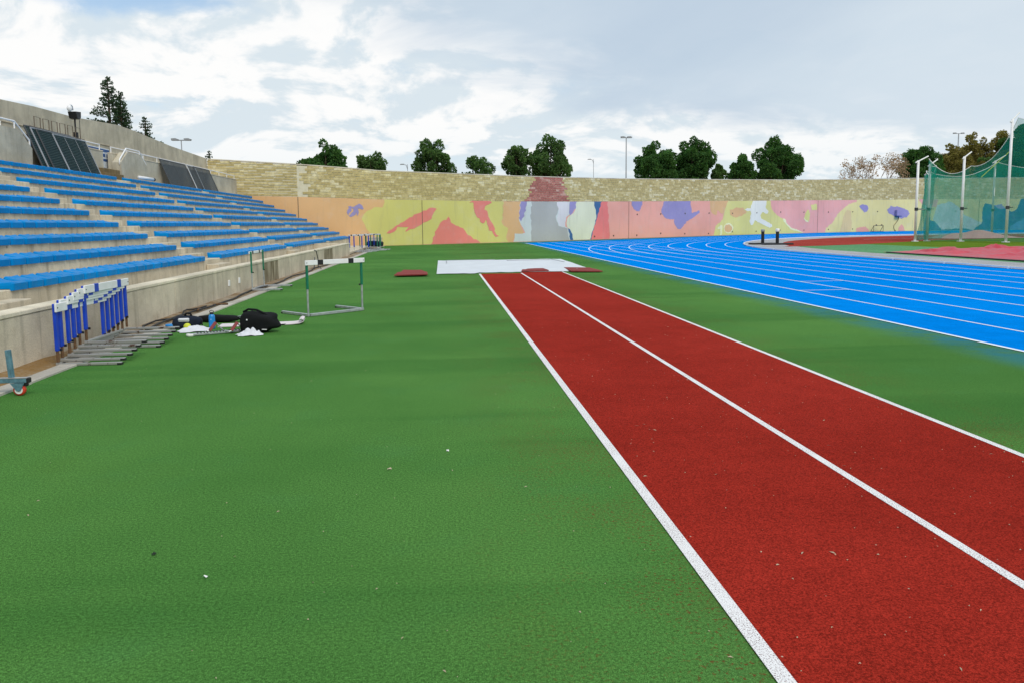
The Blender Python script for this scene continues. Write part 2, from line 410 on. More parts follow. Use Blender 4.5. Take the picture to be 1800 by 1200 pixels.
for k, v in MC.items():
    l_ = lin(*v); g_ = sum(l_) / 3
    mural_mat(k, [min((c * 0.88 + g_ * 0.12) * K + 0.02, 0.85) for c in l_])

def brick_mat(name, ca, cb, cc):
    m_, t, b, pos = base_mat(name, 0.9, 0.15)
    isl = t.n('ShaderNodeNewGeometry').outputs['Random Per Island']; ob = t.n('ShaderNodeObjectInfo').outputs['Random']
    r = t.m('FRACT', t.m('ADD', isl, t.m('MULTIPLY', ob, 7.31)))
    patch = t.noise(pos, 0.9, 6, 0.7)
    r2 = t.m('ADD', r, t.m('MULTIPLY', t.m('SUBTRACT', patch, 0.5), 1.6))
    c = t.mix(t.ss(r2, 0.30, 0.75), ca, cb)
    c = t.mix(t.m('MULTIPLY', t.ss(r2, 0.78, 1.05), 0.7), c, cc)
    n2 = t.noise(pos, 5.0, 5, 0.65)
    c = t.mix(1.0, c, t.ss(n2, 0.25, 0.75, 0.80, 1.18), 'MULTIPLY')
    t.inp(b, 'Base Color', c); bump(t, b, t.noise(pos, 20.0, 4, 0.6), 0.4, 0.02)
brick_mat('tan_brick', (0.50, 0.41, 0.185), (0.62, 0.525, 0.26), (0.80, 0.74, 0.50))
brick_mat('red_painted_brick', (0.40, 0.15, 0.12), (0.48, 0.20, 0.16), (0.64, 0.44, 0.36))

def leaf_mat(name, ca, cb, transl=0.25):
    m_, t, b, pos = base_mat(name, 0.7, 0.2)
    isl = t.n('ShaderNodeNewGeometry').outputs['Random Per Island']
    c = t.mix(isl, ca, cb)
    c = t.mix(1.0, c, t.ss(t.noise(pos, 0.6, 4, 0.6), 0.3, 0.7, 0.7, 1.3), 'MULTIPLY')
    t.inp(b, 'Base Color', c)
    tr = t.n('ShaderNodeBsdfTranslucent'); t.inp(tr, 'Color', t.mix(1.0, c, (1.1, 1.2, 0.6), 'MULTIPLY'))
    mx = t.n('ShaderNodeMixShader'); t.inp(mx, 0, transl); t.t.links.new(b.outputs[0], mx.inputs[1]); t.t.links.new(tr.outputs[0], mx.inputs[2])
    out = [n for n in t.t.nodes if n.type == 'OUTPUT_MATERIAL'][0]; t.t.links.new(mx.outputs[0], out.inputs[0])
leaf_mat('pine_leaf', (0.028, 0.105, 0.028), (0.105, 0.22, 0.055), 0.35)
leaf_mat('poplar_leaf', (0.045, 0.115, 0.034), (0.14, 0.24, 0.075), 0.38)
leaf_mat('spruce_leaf', (0.030, 0.075, 0.042), (0.085, 0.15, 0.080), 0.3)
leaf_mat('olive_leaf', (0.16, 0.16, 0.034), (0.36, 0.29, 0.10), 0.4)
leaf_mat('pink_leaf', (0.34, 0.22, 0.15), (0.52, 0.38, 0.29), 0.3)
plain('wire_dark_mesh', (0.035, 0.075, 0.075), 0.5, 0.4)
plain('wire_grey_mesh', (0.12, 0.14, 0.15), 0.5, 0.4)
plain('bark', (0.10, 0.075, 0.055), 0.9, 0.1, var=0.3, scale=4)
plain('pale_bark', (0.28, 0.22, 0.17), 0.9, 0.1, var=0.3, scale=4)

def net_mat(name, col, opacity, rough=0.7):
    m_, t, b, pos = base_mat(name, rough, 0.2)
    t.inp(b, 'Base Color', t.mix(t.noise(pos, 2.0, 4, 0.6), [k * 0.8 for k in col], [k * 1.2 for k in col]))
    tp = t.n('ShaderNodeBsdfTransparent'); mx = t.n('ShaderNodeMixShader')
    t.inp(mx, 0, t.ss(t.noise(pos, 1.2, 4, 0.6), 0.3, 0.7, opacity - 0.06, opacity + 0.06))
    t.t.links.new(tp.outputs[0], mx.inputs[1]); t.t.links.new(b.outputs[0], mx.inputs[2])
    out = [n for n in t.t.nodes if n.type == 'OUTPUT_MATERIAL'][0]; t.t.links.new(mx.outputs[0], out.inputs[0])
net_mat('green_net', (0.004, 0.30, 0.215), 0.43)
net_mat('dark_mesh', (0.016, 0.040, 0.042), 0.90)
net_mat('grey_mesh', (0.07, 0.085, 0.095), 0.78)
M = MATS

# curved wall plan points and heights, mural outlines as (distance along wall, height)
CTRL=[(-16.5,55.7),(-13,55.65),(-10,55.7),(-7,55.95),(-4.6,56.6),(-1.6,58.1),(2,60.1),(6,62.5),(11.1,66.1),(18,71.3),(25,76.4),(30.6,80.3),(39,85.8),(47,90.2),(54.3,93.2),(62.8,95.8),(71,97.1),(80,97.3),(90,95.5),(100,91),(112,82)]
TOPT=[(-16.5,6.35),(-10,5.95),(-4.6,5.56),(-1.6,5.53),(6,5.5),(11.1,5.57),(18,5.73),(25,5.95),(30.6,6.12),(47,6.6),(54.3,6.82),(62.8,7.05),(80,7.16),(112,7.1)]
MIDT=[(-16.5,3.78),(-10,3.62),(-4.6,3.44),(6,3.38),(11.1,3.43),(18,3.55),(25,3.68),(30.6,3.78),(47,4.05),(62.8,4.22),(80,4.25),(112,4.25)]
MURAL = [
  ('yellow', [(12.46,3.47), (12.25,2.89), (11.91,2.86), (11.57,2.79), (11.15,2.59), (10.86,2.31), (10.71,1.99), (10.86,1.62), (11.11,1.29), (11.33,0.92), (11.66,0.68), (11.99,0.63), (12.18,0.53), (12.19,-0.13), (23.59,-0.43), (23.47,-0.01), (23.28,0.52), (23.42,1.14), (22.77,1.56), (22.98,2.49), (23.06,3.47)]),
  ('orange', [(23.06,3.52), (24.86,3.54), (24.71,2.70), (24.64,1.97), (24.84,1.34), (25.11,0.70), (24.14,0.66), (23.93,-0.02), (23.86,-0.44), (23.53,-0.43), (23.47,-0.01), (23.28,0.52), (23.42,1.14), (22.77,1.56), (22.98,2.49)]),
  ('paleblue', [(24.87,3.53), (24.64,2.10), (24.67,1.60), (25.03,1.21), (25.24,0.76), (24.16,0.67), (24.00,-0.21), (31.05,-0.27), (31.07,0.05), (30.97,0.56), (30.54,1.00), (30.04,1.27), (30.21,2.09), (30.59,2.26), (30.63,3.61)]),
  ('grey', [(26.09,3.55), (29.22,3.59), (29.14,2.55), (28.89,2.09), (29.21,1.28), (30.29,1.09), (30.45,0.56), (30.54,-0.14), (26.05,-0.15), (25.95,0.75), (25.99,1.54), (25.93,2.65)]),
  ('lilac', [(29.06,3.35), (30.55,3.37), (30.50,2.44), (30.21,2.09), (30.04,1.30), (29.37,1.28), (29.05,1.97), (29.22,2.55)]),
  ('purple', [(24.87,3.53), (25.53,3.54), (25.45,2.87), (25.22,2.15), (24.89,1.77), (24.64,1.99), (24.68,2.43), (24.83,2.87)]),
  ('purple', [(30.63,3.61), (31.49,3.62), (31.44,2.85), (31.06,2.56), (30.67,2.20), (30.55,2.44), (30.61,2.90)]),
  ('blue', [(30.37,1.09), (30.71,0.97), (30.97,0.56), (31.07,0.05), (31.07,-0.22), (30.64,-0.20), (30.58,0.56)]),
  ('cream', [(31.49,3.62), (33.78,3.65), (33.98,2.93), (34.22,2.20), (33.90,1.29), (33.48,0.51), (33.33,0.03), (33.31,-0.27), (31.07,-0.22), (31.07,0.05), (30.97,0.56), (30.71,0.97), (30.20,1.21), (30.29,1.97), (30.67,2.20), (31.40,2.67)]),
  ('blue', [(33.78,3.65), (34.91,3.66), (34.72,3.05), (34.40,2.32), (34.22,1.84), (33.80,0.99), (33.53,0.27), (33.49,-0.28), (33.30,-0.27), (33.33,0.03), (33.48,0.51), (33.90,1.29), (34.17,2.14), (33.98,2.93)]),
  ('red', [(34.91,3.66), (35.75,3.67), (35.81,2.69), (35.91,1.77), (36.10,0.03), (36.12,-0.34), (33.49,-0.28), (33.53,0.27), (33.80,0.99), (34.22,1.84), (34.40,2.32), (34.72,3.05)]),
  ('salmon', [(35.75,3.67), (35.81,2.69), (35.91,1.77), (36.10,0.03), (36.12,-0.34), (52.91,-0.86), (53.00,-0.04), (53.21,0.78), (54.45,1.52), (54.54,2.35), (53.40,2.14), (52.35,2.76), (52.21,3.97)]),
  ('orange', [(52.21,3.97), (55.66,4.01), (54.88,2.69), (54.54,2.28), (53.61,2.76), (53.40,2.14), (52.71,2.35), (52.30,2.69)]),
  ('yellow2', [(55.66,4.01), (54.88,2.69), (54.56,1.73), (53.31,1.05), (53.00,-0.04), (52.91,-0.86), (70.95,-0.68), (70.68,-0.01), (69.03,0.36), (67.77,0.60), (66.86,1.22), (66.21,1.82), (64.95,2.27), (64.04,2.94), (63.55,4.18)]),
  ('pink', [(63.55,4.18), (64.04,2.94), (64.95,2.27), (66.21,1.82), (66.86,1.22), (67.77,0.60), (69.03,0.36), (70.68,-0.01), (70.95,-0.68), (74.64,-0.62), (74.61,-0.05), (74.78,0.59), (75.94,1.19), (76.44,1.80), (76.93,2.32), (77.81,2.94), (79.05,3.64), (80.31,3.82), (80.41,4.36)]),
  ('yellow3', [(80.41,4.36), (80.31,3.82), (79.05,3.64), (77.81,2.94), (76.93,2.32), (76.44,1.80), (75.94,1.19), (74.78,0.59), (74.61,-0.05), (74.64,-0.62), (92.89,-0.93), (93.09,-0.18), (92.56,0.86), (92.73,1.97), (92.22,2.72), (91.59,3.65), (91.43,4.39)]),
  ('pink', [(91.32,4.64), (94.67,4.65), (94.46,3.29), (93.01,2.98), (91.98,3.54), (91.45,4.09)]),
  ('white', [(91.98,3.54), (93.56,3.54), (93.44,2.19), (92.83,2.67)]),
  ('purple', [(92.67,1.87), (93.47,1.71), (93.56,0.11), (92.28,-0.03)]),
  ('yellow3', [(94.67,4.65), (114.58,4.91), (114.93,-0.93), (93.40,-0.61), (93.47,1.71), (94.46,3.29)]),
  ('paleblue', [(94.54,3.45), (96.61,3.92), (97.77,3.28), (98.77,2.15), (101.59,0.99), (100.37,0.03), (98.73,-0.43), (95.33,-0.39), (93.87,1.54)]),
  ('deepblue', [(93.10,1.39), (94.28,1.22), (95.31,0.09), (98.69,0.29), (100.37,0.03), (101.68,0.99), (101.66,2.93), (101.98,3.66), (103.08,3.41), (104.49,3.40), (105.22,2.74), (106.10,2.41), (106.75,2.89), (107.17,4.18), (107.65,4.50), (109.13,4.33), (110.25,-0.89), (93.21,-0.68)]),
  ('purple', [(103.26,3.41), (104.49,3.48), (105.04,2.91), (103.99,2.92)]),
  ('lightblue', [(105.88,0.46), (107.83,1.58), (109.30,1.57), (109.60,-0.88), (105.78,-0.84)]),
  ('purple', [(9.69,2.94), (9.92,2.96), (10.10,2.91), (10.28,3.00), (10.49,3.07), (10.65,2.96), (10.80,2.77), (10.73,2.70), (10.55,2.80), (10.44,2.73), (10.41,2.50), (10.42,2.27), (10.35,2.22), (10.31,2.41), (10.22,2.27), (9.99,2.18), (9.83,2.27), (9.97,2.50), (10.13,2.57), (10.16,2.73), (9.98,2.75), (9.91,2.61), (9.81,2.36), (9.72,2.27), (9.57,2.46), (9.64,2.64), (9.73,2.78)]),
  ('rose', [(12.49,0.90), (12.74,1.08), (13.26,1.45), (13.88,1.78), (14.41,2.06), (15.00,2.39), (15.60,2.54), (16.03,2.80), (16.36,2.85), (16.74,2.71), (16.46,2.44), (16.18,1.96), (15.63,1.67), (15.14,1.43), (14.50,1.18), (14.15,1.02), (14.02,1.07), (14.24,1.40), (13.82,1.31), (13.41,1.36), (13.09,1.03), (12.84,0.92)]),
  ('rose', [(16.13,-0.18), (16.36,0.55), (16.65,1.18), (17.06,1.71), (17.57,1.95), (17.77,2.12), (17.93,1.95), (18.01,1.70), (18.36,1.50), (18.82,1.35), (19.22,1.04), (19.51,0.69), (19.80,0.58), (20.04,0.38), (20.46,0.24), (20.69,0.06), (20.81,-0.30)]),
  ('rose', [(19.73,3.21), (19.91,3.41), (21.67,3.43), (21.88,3.23), (21.48,3.10), (21.20,3.00), (21.16,2.69), (21.38,2.54), (21.52,2.13), (21.64,1.83), (21.95,1.52), (22.13,1.16), (22.10,0.90), (22.28,0.61), (22.50,0.51), (22.18,0.51), (22.00,0.75), (21.85,0.96), (21.54,0.99), (21.39,1.47), (21.30,1.83), (21.21,1.88), (21.09,1.63), (20.90,1.53), (20.72,1.71), (20.61,1.96), (20.40,1.99), (20.19,2.44), (20.08,2.79), (20.06,3.19)]),
  ('purple', [(39.24,3.73), (40.99,3.76), (40.81,3.08), (40.42,2.65), (40.04,2.62), (39.60,2.83), (39.31,3.19)]),
  ('purple', [(44.30,3.80), (48.75,3.86), (48.88,3.07), (49.06,2.41), (49.66,2.61), (50.33,2.68), (50.39,2.52), (49.68,2.12), (48.69,1.76), (48.15,1.56), (47.62,1.11), (47.19,0.85), (46.82,0.82), (46.33,1.06), (46.12,1.38), (46.05,1.83), (45.37,1.87), (44.64,1.93), (44.02,2.35), (43.96,2.79), (44.21,3.23)]),
  ('orange', [(55.93,2.77), (57.12,3.05), (58.33,3.06), (59.08,2.56), (58.36,2.21), (56.91,1.93), (55.95,2.28)]),
  ('paleyellow', [(56.53,0.77), (56.51,0.63), (56.42,0.49), (56.28,0.37), (56.10,0.28), (55.89,0.23), (55.66,0.21), (55.43,0.24), (55.22,0.30), (55.03,0.39), (54.89,0.51), (54.80,0.65), (54.76,0.79), (54.79,0.94), (54.87,1.08), (55.01,1.19), (55.19,1.28), (55.40,1.34), (55.62,1.36), (55.85,1.33), (56.07,1.28), (56.26,1.18), (56.40,1.06), (56.50,0.92)]),
  ('orange', [(56.34,0.78), (56.32,0.66), (56.25,0.55), (56.14,0.46), (56.00,0.39), (55.83,0.35), (55.66,0.34), (55.48,0.36), (55.31,0.40), (55.16,0.48), (55.05,0.57), (54.98,0.68), (54.95,0.79), (54.97,0.91), (55.04,1.01), (55.15,1.10), (55.29,1.17), (55.45,1.22), (55.63,1.23), (55.81,1.21), (55.98,1.17), (56.12,1.09), (56.23,1.00), (56.31,0.89)]),
  ('paleyellow', [(53.61,0.81), (54.23,1.18), (54.56,1.07), (54.44,0.04), (54.09,0.04), (54.22,0.77), (53.81,0.63)]),
  ('white', [(60.38,4.07), (63.00,4.10), (62.79,3.01), (63.37,2.64), (63.19,2.42), (62.69,2.46), (62.31,2.64), (61.82,2.20), (61.96,1.84), (62.85,1.54), (63.99,1.17), (64.19,0.90), (63.63,0.76), (62.37,1.11), (61.10,1.48), (60.72,1.63), (60.37,1.12), (59.87,1.13), (59.73,1.56), (59.95,2.35), (59.87,2.71), (59.08,2.67), (58.70,2.88), (59.80,3.03)]),
  ('paleyellow', [(66.21,1.82), (66.65,1.78), (67.18,1.18), (68.02,0.65), (69.16,0.41), (70.67,0.02), (70.68,-0.05), (69.04,0.30), (67.84,0.54), (66.87,1.14)]),
  ('yellow2', [(71.04,2.92), (71.41,2.88), (71.58,1.80), (71.48,1.41), (70.85,1.49), (70.40,1.88), (70.69,2.42)]),
  ('yellow2', [(71.63,3.50), (72.86,3.54), (72.92,2.76), (71.91,2.80)]),
  ('paleyellow', [(70.39,1.96), (70.72,1.65), (71.35,1.41), (71.48,1.30), (70.86,1.40), (70.38,1.72)]),
  ('beige', [(77.98,2.06), (78.58,2.85), (79.35,2.67), (79.58,0.72), (79.27,-0.70), (77.08,-0.67), (77.77,1.09)]),
  ('purple', [(80.84,3.29), (81.27,3.60), (82.22,3.43), (82.49,3.07), (82.27,2.57), (81.76,2.53), (81.24,2.84)]),
  ('purple', [(85.91,2.84), (86.50,3.34), (87.01,3.20), (87.62,3.33), (88.75,3.01), (89.61,2.69), (89.88,2.27), (89.54,1.90), (88.57,1.68), (87.20,2.01), (86.18,2.38)]),
  ('salmon', [(80.47,0.53), (82.11,0.69), (82.91,-0.04), (82.95,-0.77), (80.41,-0.72)]),
  ('salmon', [(87.89,-0.48), (88.14,0.62), (88.62,0.90), (89.01,0.52), (89.43,-0.50)]),
]

# ------------------------------------------------------------------ curved end wall: plan curve, heights
def catmull(C, n=6):
    out = []
    for i in range(len(C) - 1):
        p0 = C[max(i-1, 0)]; p1 = C[i]; p2 = C[i+1]; p3 = C[min(i+2, len(C)-1)]
        for k in range(n):
            s = k / n
            out.append(tuple(0.5*(2*p1[j]+(p2[j]-p0[j])*s+(2*p0[j]-5*p1[j]+4*p2[j]-p3[j])*s*s+(3*p1[j]-p0[j]-3*p2[j]+p3[j])*s**3) for j in (0, 1)))
    out.append(C[-1]); return out
WP = catmull(CTRL)
WU = [0.0]
for a, b_ in zip(WP, WP[1:]): WU.append(WU[-1] + math.hypot(b_[0]-a[0], b_[1]-a[1]))
def wall_at(u):
    i = min(max(bisect.bisect_right(WU, u) - 1, 0), len(WP) - 2)
    L = WU[i+1] - WU[i]; s = (u - WU[i]) / L; a, b_ = WP[i], WP[i+1]
    return (a[0]+(b_[0]-a[0])*s, a[1]+(b_[1]-a[1])*s, (b_[1]-a[1])/L, -(b_[0]-a[0])/L)
def tab(T, x):
    if x <= T[0][0]: return T[0][1]
    for (a, b_), (c, d_) in zip(T, T[1:]):
        if x <= c: return b_ + (d_-b_)*(x-a)/(c-a)
    return T[-1][1]
def wtop(u): return tab(TOPT, wall_at(u)[0])
def wmid(u): return tab(MIDT, wall_at(u)[0])
def wpt(u, z, off=0.0):
    x, y, nx, ny = wall_at(u); return (x + nx*off, y + ny*off, z)
UEND = WU[-1]

# ------------------------------------------------------------------ setting
def sheet(name, pts, z, mat, parent=None):
    me = bpy.data.meshes.new(name); bm = bmesh.new()
    f = bm.faces.new([bm.verts.new((p[0], p[1], z)) for p in pts]); f.normal_update()
    bmesh.ops.triangulate(bm, faces=[f]); bmesh.ops.recalc_face_normals(bm, faces=bm.faces)
    for f in bm.faces:
        if f.normal.z < 0: f.normal_flip()
    bm.to_mesh(me); bm.free(); me.materials.append(mat); return link(name, me, parent)
def ribbon(name, path, wd, z, mat, parent=None):
    V = []; F = []
    for i, p in enumerate(path):
        a = path[max(i-1, 0)]; c = path[min(i+1, len(path)-1)]
        tx, ty = c[0]-a[0], c[1]-a[1]; L = math.hypot(tx, ty); nx, ny = -ty/L*wd/2, tx/L*wd/2
        V += [(p[0]+nx, p[1]+ny, z), (p[0]-nx, p[1]-ny, z)]
        if i: F.append((2*i-2, 2*i, 2*i+1, 2*i-1))
    me = bpy.data.meshes.new(name); me.from_pydata(V, [], F)
    bm = bmesh.new(); bm.from_mesh(me)
    for f in bm.faces:
        f.normal_update()
        if f.normal.z < 0: f.normal_flip()
    bm.to_mesh(me); bm.free(); me.materials.append(mat); return link(name, me, parent)

tag(sheet('ground', [(-500, -300), (600, -300), (600, 800), (-500, 800)], -0.03, M['earth']), 'bare dry ground around the stadium', kind='structure')
near_wall = [wpt(u, 0, -0.1)[:2] for u in [UEND * k / 60 for k in range(61)] if wall_at(u)[0] > -4.3]
turf = tag(sheet('turf', [(-4.22, near_wall[0][1]), (-4.22, -14), (105, -14), (105, 60)] + near_wall[::-1], 0.0, M['turf']), 'green artificial turf beside the runway', kind='structure')

# running track: straight and bend
BX, BY, RR = 54.1, 35.5, 36.5
def lane_path(k):                        # k lanes out from the kerb
    X0 = BX - (RR + 1.22 * k)
    p = [(X0 + 0.26 - 0.0075 * (Y - 0), Y) for Y in range(-14, 35, 3)]
    rr = RR + 1.22 * k
    p += [(BX - rr * math.cos(a), BY + rr * math.sin(a)) for a in [R(2 + 3.5 * i) for i in range(35)]]
    return p
def out_x(Y): return 6.88 - 0.0075 * (Y - 8)
outer = [(out_x(Y), Y) for Y in (-14, 0, 10, 20, 30, 40, 50, 59.2)]
def blue_margin(x): return tab([(6, 2.2), (11, 3.0), (17, 2.6), (25, 1.7), (33, 0.5), (40, 0.12), (120, 0.12)], x)
edge = []
for i in range(81):
    u = UEND * i / 80; x, y, nx, ny = wall_at(u)
    if 7.0 < x: edge.append((x + nx * blue_margin(x), y + ny * blue_margin(x)))
rail = lane_path(0)
inner_close = [(x, y) for x, y in rail if True]
track = tag(sheet('running_track', outer + edge + [(112, 70)] + inner_close[::-1], 0.004, M['blue_rubber']), 'bright blue running track with white lane lines', kind='structure')
ribbon('lane_line', outer, 0.07, 0.008, M['track_line_paint'], track)
for k in range(1, 9): ribbon('lane_line', lane_path(k), 0.05, 0.008, M['track_line_paint'], track)
for k in range(3, 9):                    # lane lines carried straight on for the sprint chute
    X0 = BX - (RR + 1.22 * k)
    ribbon('lane_line', [(X0 + 0.26 - 0.0075 * Y, Y) for Y in (35.0, 46.0, tab([(6.5, 59.0), (8, 60.5), (14, 64.5)], X0) )], 0.05, 0.0075, M['track_line_paint'], track)
for (x0, y0, x1, y1) in ((8.0, 16.2, 9.2, 17.6), (9.2, 18.6, 10.4, 20.0)):
    ribbon('stagger_mark', [(x0, y0), (x1, y0 + 0.02)], 0.05, 0.0085, M['track_line_paint'], track)

# strip inside the kerb, apron, rubber, lawn
inn = [(x + 2.65, y) for x, y in rail if y < 34] + [(BX - 33.8 * math.cos(a), BY + 33.8 * math.sin(a)) for a in [R(2 + 3.5 * i) for i in range(35)]]
tag(sheet('kerb_strip', rail + inn[::-1], 0.012, M['asphalt_grey']), 'grey paved strip inside the track kerb', kind='structure')
apron_edge = [(20.4, 43.4), (23.5, 44.4), (27, 46.0), (32, 49.6), (37, 53.0), (47, 56.5), (62, 58.0), (86, 58.0)]
arc_in = [(BX - 34.0 * math.cos(a), BY + 34.0 * math.sin(a)) for a in [R(16 + 4.5 * i) for i in range(27)]]
tag(sheet('infield_apron', apron_edge + [(x, y) for x, y in arc_in[::-1] if y > 44], 0.016, M['red_rubber_far']), 'red rubber apron inside the bend', kind='structure')
tag(sheet('infield_rubber', [(20.2, -14), (27.6, -14), (27.6, 40), (27.2, 46.1), (23.5, 44.5), (20.6, 43.6), (20.0, 38), (20.2, 30)], 0.0085, M['green_rubber']), 'pale green rubber strip inside the kerb', kind='structure')
tag(sheet('lawn', [(27.5, -14), (86, -14), (86, 58.0), (62, 58.0), (47, 56.5), (37, 53.0), (32, 49.6), (27.1, 46.1), (27.5, 40)], 0.010, M['lawn']), 'bright green mown infield lawn', kind='structure')
ribbon('apron_line', [(33.5, 57.3), (45, 61.0), (60, 63.5)], 0.10, 0.020, M['track_line_paint'], bpy.data.objects['infield_apron'])
# white kerb rail in lengths
rt = thing('kerb_rail', 'low white rail on small feet along the inside edge of the blue track', 'kerb rail', (0, 0, 0))
rp = [p for p in rail if p[1] > -2]
for a, c in zip(rp, rp[1:]):
    dx_, dy_ = c[0]-a[0], c[1]-a[1]; L = math.hypot(dx_, dy_); an = math.atan2(dy_, dx_)
    mb = MB(); mb.box(((a[0]+c[0])/2, (a[1]+c[1])/2, 0.055), (L - 0.02, 0.055, 0.05), rotz(an))
    mb.box((a[0], a[1], 0.02), (0.10, 0.10, 0.04), rotz(an)); mb.build('rail_length', M['white_paint'], rt)

# long-jump runway
rw = tag(sheet('runway', [(1.15, -8), (3.84, -8), (3.84, 24.0), (2.48, 24.0), (2.48, 23.6), (1.15, 23.6)], 0.004, M['red_rubber']), 'red rubber jumping runway with white edge lines', kind='structure')
for X, Y1, wd in ((1.15, 23.6, 0.065), (2.475, 23.7, 0.055), (3.84, 24.0, 0.055)):
    ribbon('lane_line', [(X, Y) for Y in (-8, 0, 8, 16, Y1)], wd, 0.006, M['line_paint'], rw)

# ------------------------------------------------------------------ stand
X1, DR, Z1, DZ = 6.55, 0.74, 0.65, 0.3185
rowX = lambda i: -(X1 + (i - 1) * DR)
rowZ = lambda i: Z1 + (i - 1) * DZ
SECT = [(1.3, 10.6), (12.0, 21.4), (22.85, 32.35), (33.75, 43.3), (44.65, 54.4)]
BREAK = [0.0, 11.3, 22.12, 33.05, 43.98, 54.8]
st = thing('grandstand', 'concrete terraced grandstand with long rows of backless blue plastic seats', 'grandstand', (0, 0, 0))
for i in range(1, 11):
    xa = rowX(i); xb = rowX(i + 1) if i < 10 else -14.3
    for s in range(5):
        y0, y1 = BREAK[s] + 0.006, BREAK[s+1] - 0.006
        h0 = 0.0 if i == 1 else rowZ(i) - 0.75
        jx = random.uniform(-0.004, 0.004)
        MB().box(((xa + xb) / 2 + 0.001 + jx, (y0 + y1) / 2, (h0 + rowZ(i)) / 2), (abs(xa - xb), y1 - y0, rowZ(i) - h0), ch=0.012).build('concrete_step', M['concrete_seatstep'], st)
for i in range(1, 10):
    for k, yc in enumerate(BREAK[1:5]):
        zt = rowZ(i); xx = rowX(i + 1)
        MB().box((xx + 0.165, yc + 0.05, zt + DZ / 4), (0.32, 1.15, DZ / 2), ch=0.012).build('aisle_step', M['concrete'], st)
for yc in BREAK[1:5]:
    MB().box((rowX(1) + 0.17, yc + 0.05, 0.40), (0.33, 1.2, 0.24), ch=0.012).build('aisle_step', M['concrete'], st)
    MB().box((rowX(1) + 0.33, yc + 0.05, 0.14), (0.66, 1.2, 0.28), ch=0.012).build('aisle_step', M['concrete'], st)
MB().box((-5.76, 27.4, 0.05), (1.52, 54.8, 0.10)).build('walkway', M['concrete'], st)
# one seat
prof = [(0.040, 0.0), (0.034, -0.030), (0.004, -0.026), (-0.004, 0.080), (0.020, 0.100), (0.075, 0.106), (0.20, 0.100), (0.33, 0.128), (0.39, 0.158), (0.41, 0.148), (0.40, 0.0)]
sl = [(-0.212, 0.50), (-0.200, 0.86), (-0.165, 1.0), (0.0, 0.93), (0.165, 1.0), (0.200, 0.86), (0.212, 0.50)]
SV = []; SF = []; npf = len(prof)
for (yy, k) in sl:
    for j, (dpt, zz) in enumerate(prof):
        ins = (1 - k) * 0.22
        SV.append((-(dpt * (1 - ins) + ins * 0.2), yy, zz * k if 4 <= j <= 9 else zz))
for a in range(len(sl) - 1):
    for j in range(npf): SF.append((a*npf+j, a*npf+(j+1) % npf, (a+1)*npf+(j+1) % npf, (a+1)*npf+j))
SF += [tuple(range(npf)), tuple(range(len(sl)*npf - 1, (len(sl)-1)*npf - 1, -1))]
mbs = MB(); mbs.add(SV, SF); seat_me = mbs.mesh('seat', M['seat_plastic'])
spots = []
for i in range(1, 11):
    for (a, c) in SECT:
        n = 20
        for k in range(n):
            spots.append((rowX(i) + 0.045, a + (c - a) * (k + 0.5) / n, rowZ(i) + 0.008))
def vis(p):                                # in frame, then by distance
    sx = 777 + 1320 * p[0] / max(p[1], 0.1)
    return (0 if sx > -15 else 1, math.hypot(p[0], p[1]))
spots.sort(key=vis)
for p in spots[:300]:
    o = link('seat', seat_me, st, (p[0], p[1] + random.uniform(-0.004, 0.004), p[2])); o.rotation_euler = (random.uniform(-0.012, 0.012), random.uniform(-0.02, 0.02), random.uniform(-0.012, 0.012))
rest = MB()
for p in spots[300:]:
    jz = random.uniform(-0.004, 0.004)
    rest.add([(v[0]+p[0], v[1]+p[1], v[2]+p[2]+jz) for v in SV], SF)
o = rest.build('seats', M['seat_plastic'], st, smooth=False); tag(o, kind='stuff')

# low front wall of the stand
pw = thing('parapet_wall', 'low stained concrete wall along the front of the grandstand', 'wall', (0, 0, 0))
PAN = [(-6, 1.9), (1.9, 7.9), (7.9, 13.86), (13.86, 20.6), (20.6, 22.4), (22.4, 31.0), (31.0, 33.3), (33.3, 39.4)]
for a, c in PAN:
    stn = (a, c) in ((20.6, 22.4), (31.0, 33.3))
    MB().box((-4.885, (a + c) / 2, 0.29), (0.23, c - a - 0.012, 0.60), ch=0.008).build('wall_panel', M['concrete_stained' if stn else 'concrete'], pw)
    MB().box((-4.885, (a + c) / 2, 0.622), (0.25, c - a - 0.008, 0.06 if not stn else 0.075), ch=0.012).build('coping', M['concrete_cap'], pw)
MB().box((-5.9, 39.28, 0.32), (1.8, 0.22, 0.64), ch=0.01).build('return_wall', M['concrete'], pw)
for yy in (17.24, 18.09):
    b2 = tag(MB().box((-4.762, yy, 0.31), (0.025, 0.11, 0.13), ch=0.006).build('socket_box', M['white_board']), 'small pale socket box on the low wall, %s the green hurdle' % ('farther before' if yy < 18 else 'close before'), 'socket box')
    tag(b2, group='socket boxes on the low wall')
lw = thing('low_wall', 'short grey concrete wall stub at the foot of the mural by the hurdle store', 'wall', (-4.75, 54.6, 0))
MB().box((0, 0, 0.32), (0.9, 0.22, 0.64), ch=0.01).build('wall_block', M['concrete_wall'], lw)
MB().box((0, 0, 0.66), (0.94, 0.26, 0.05), ch=0.01).build('coping', M['concrete_cap'], lw)

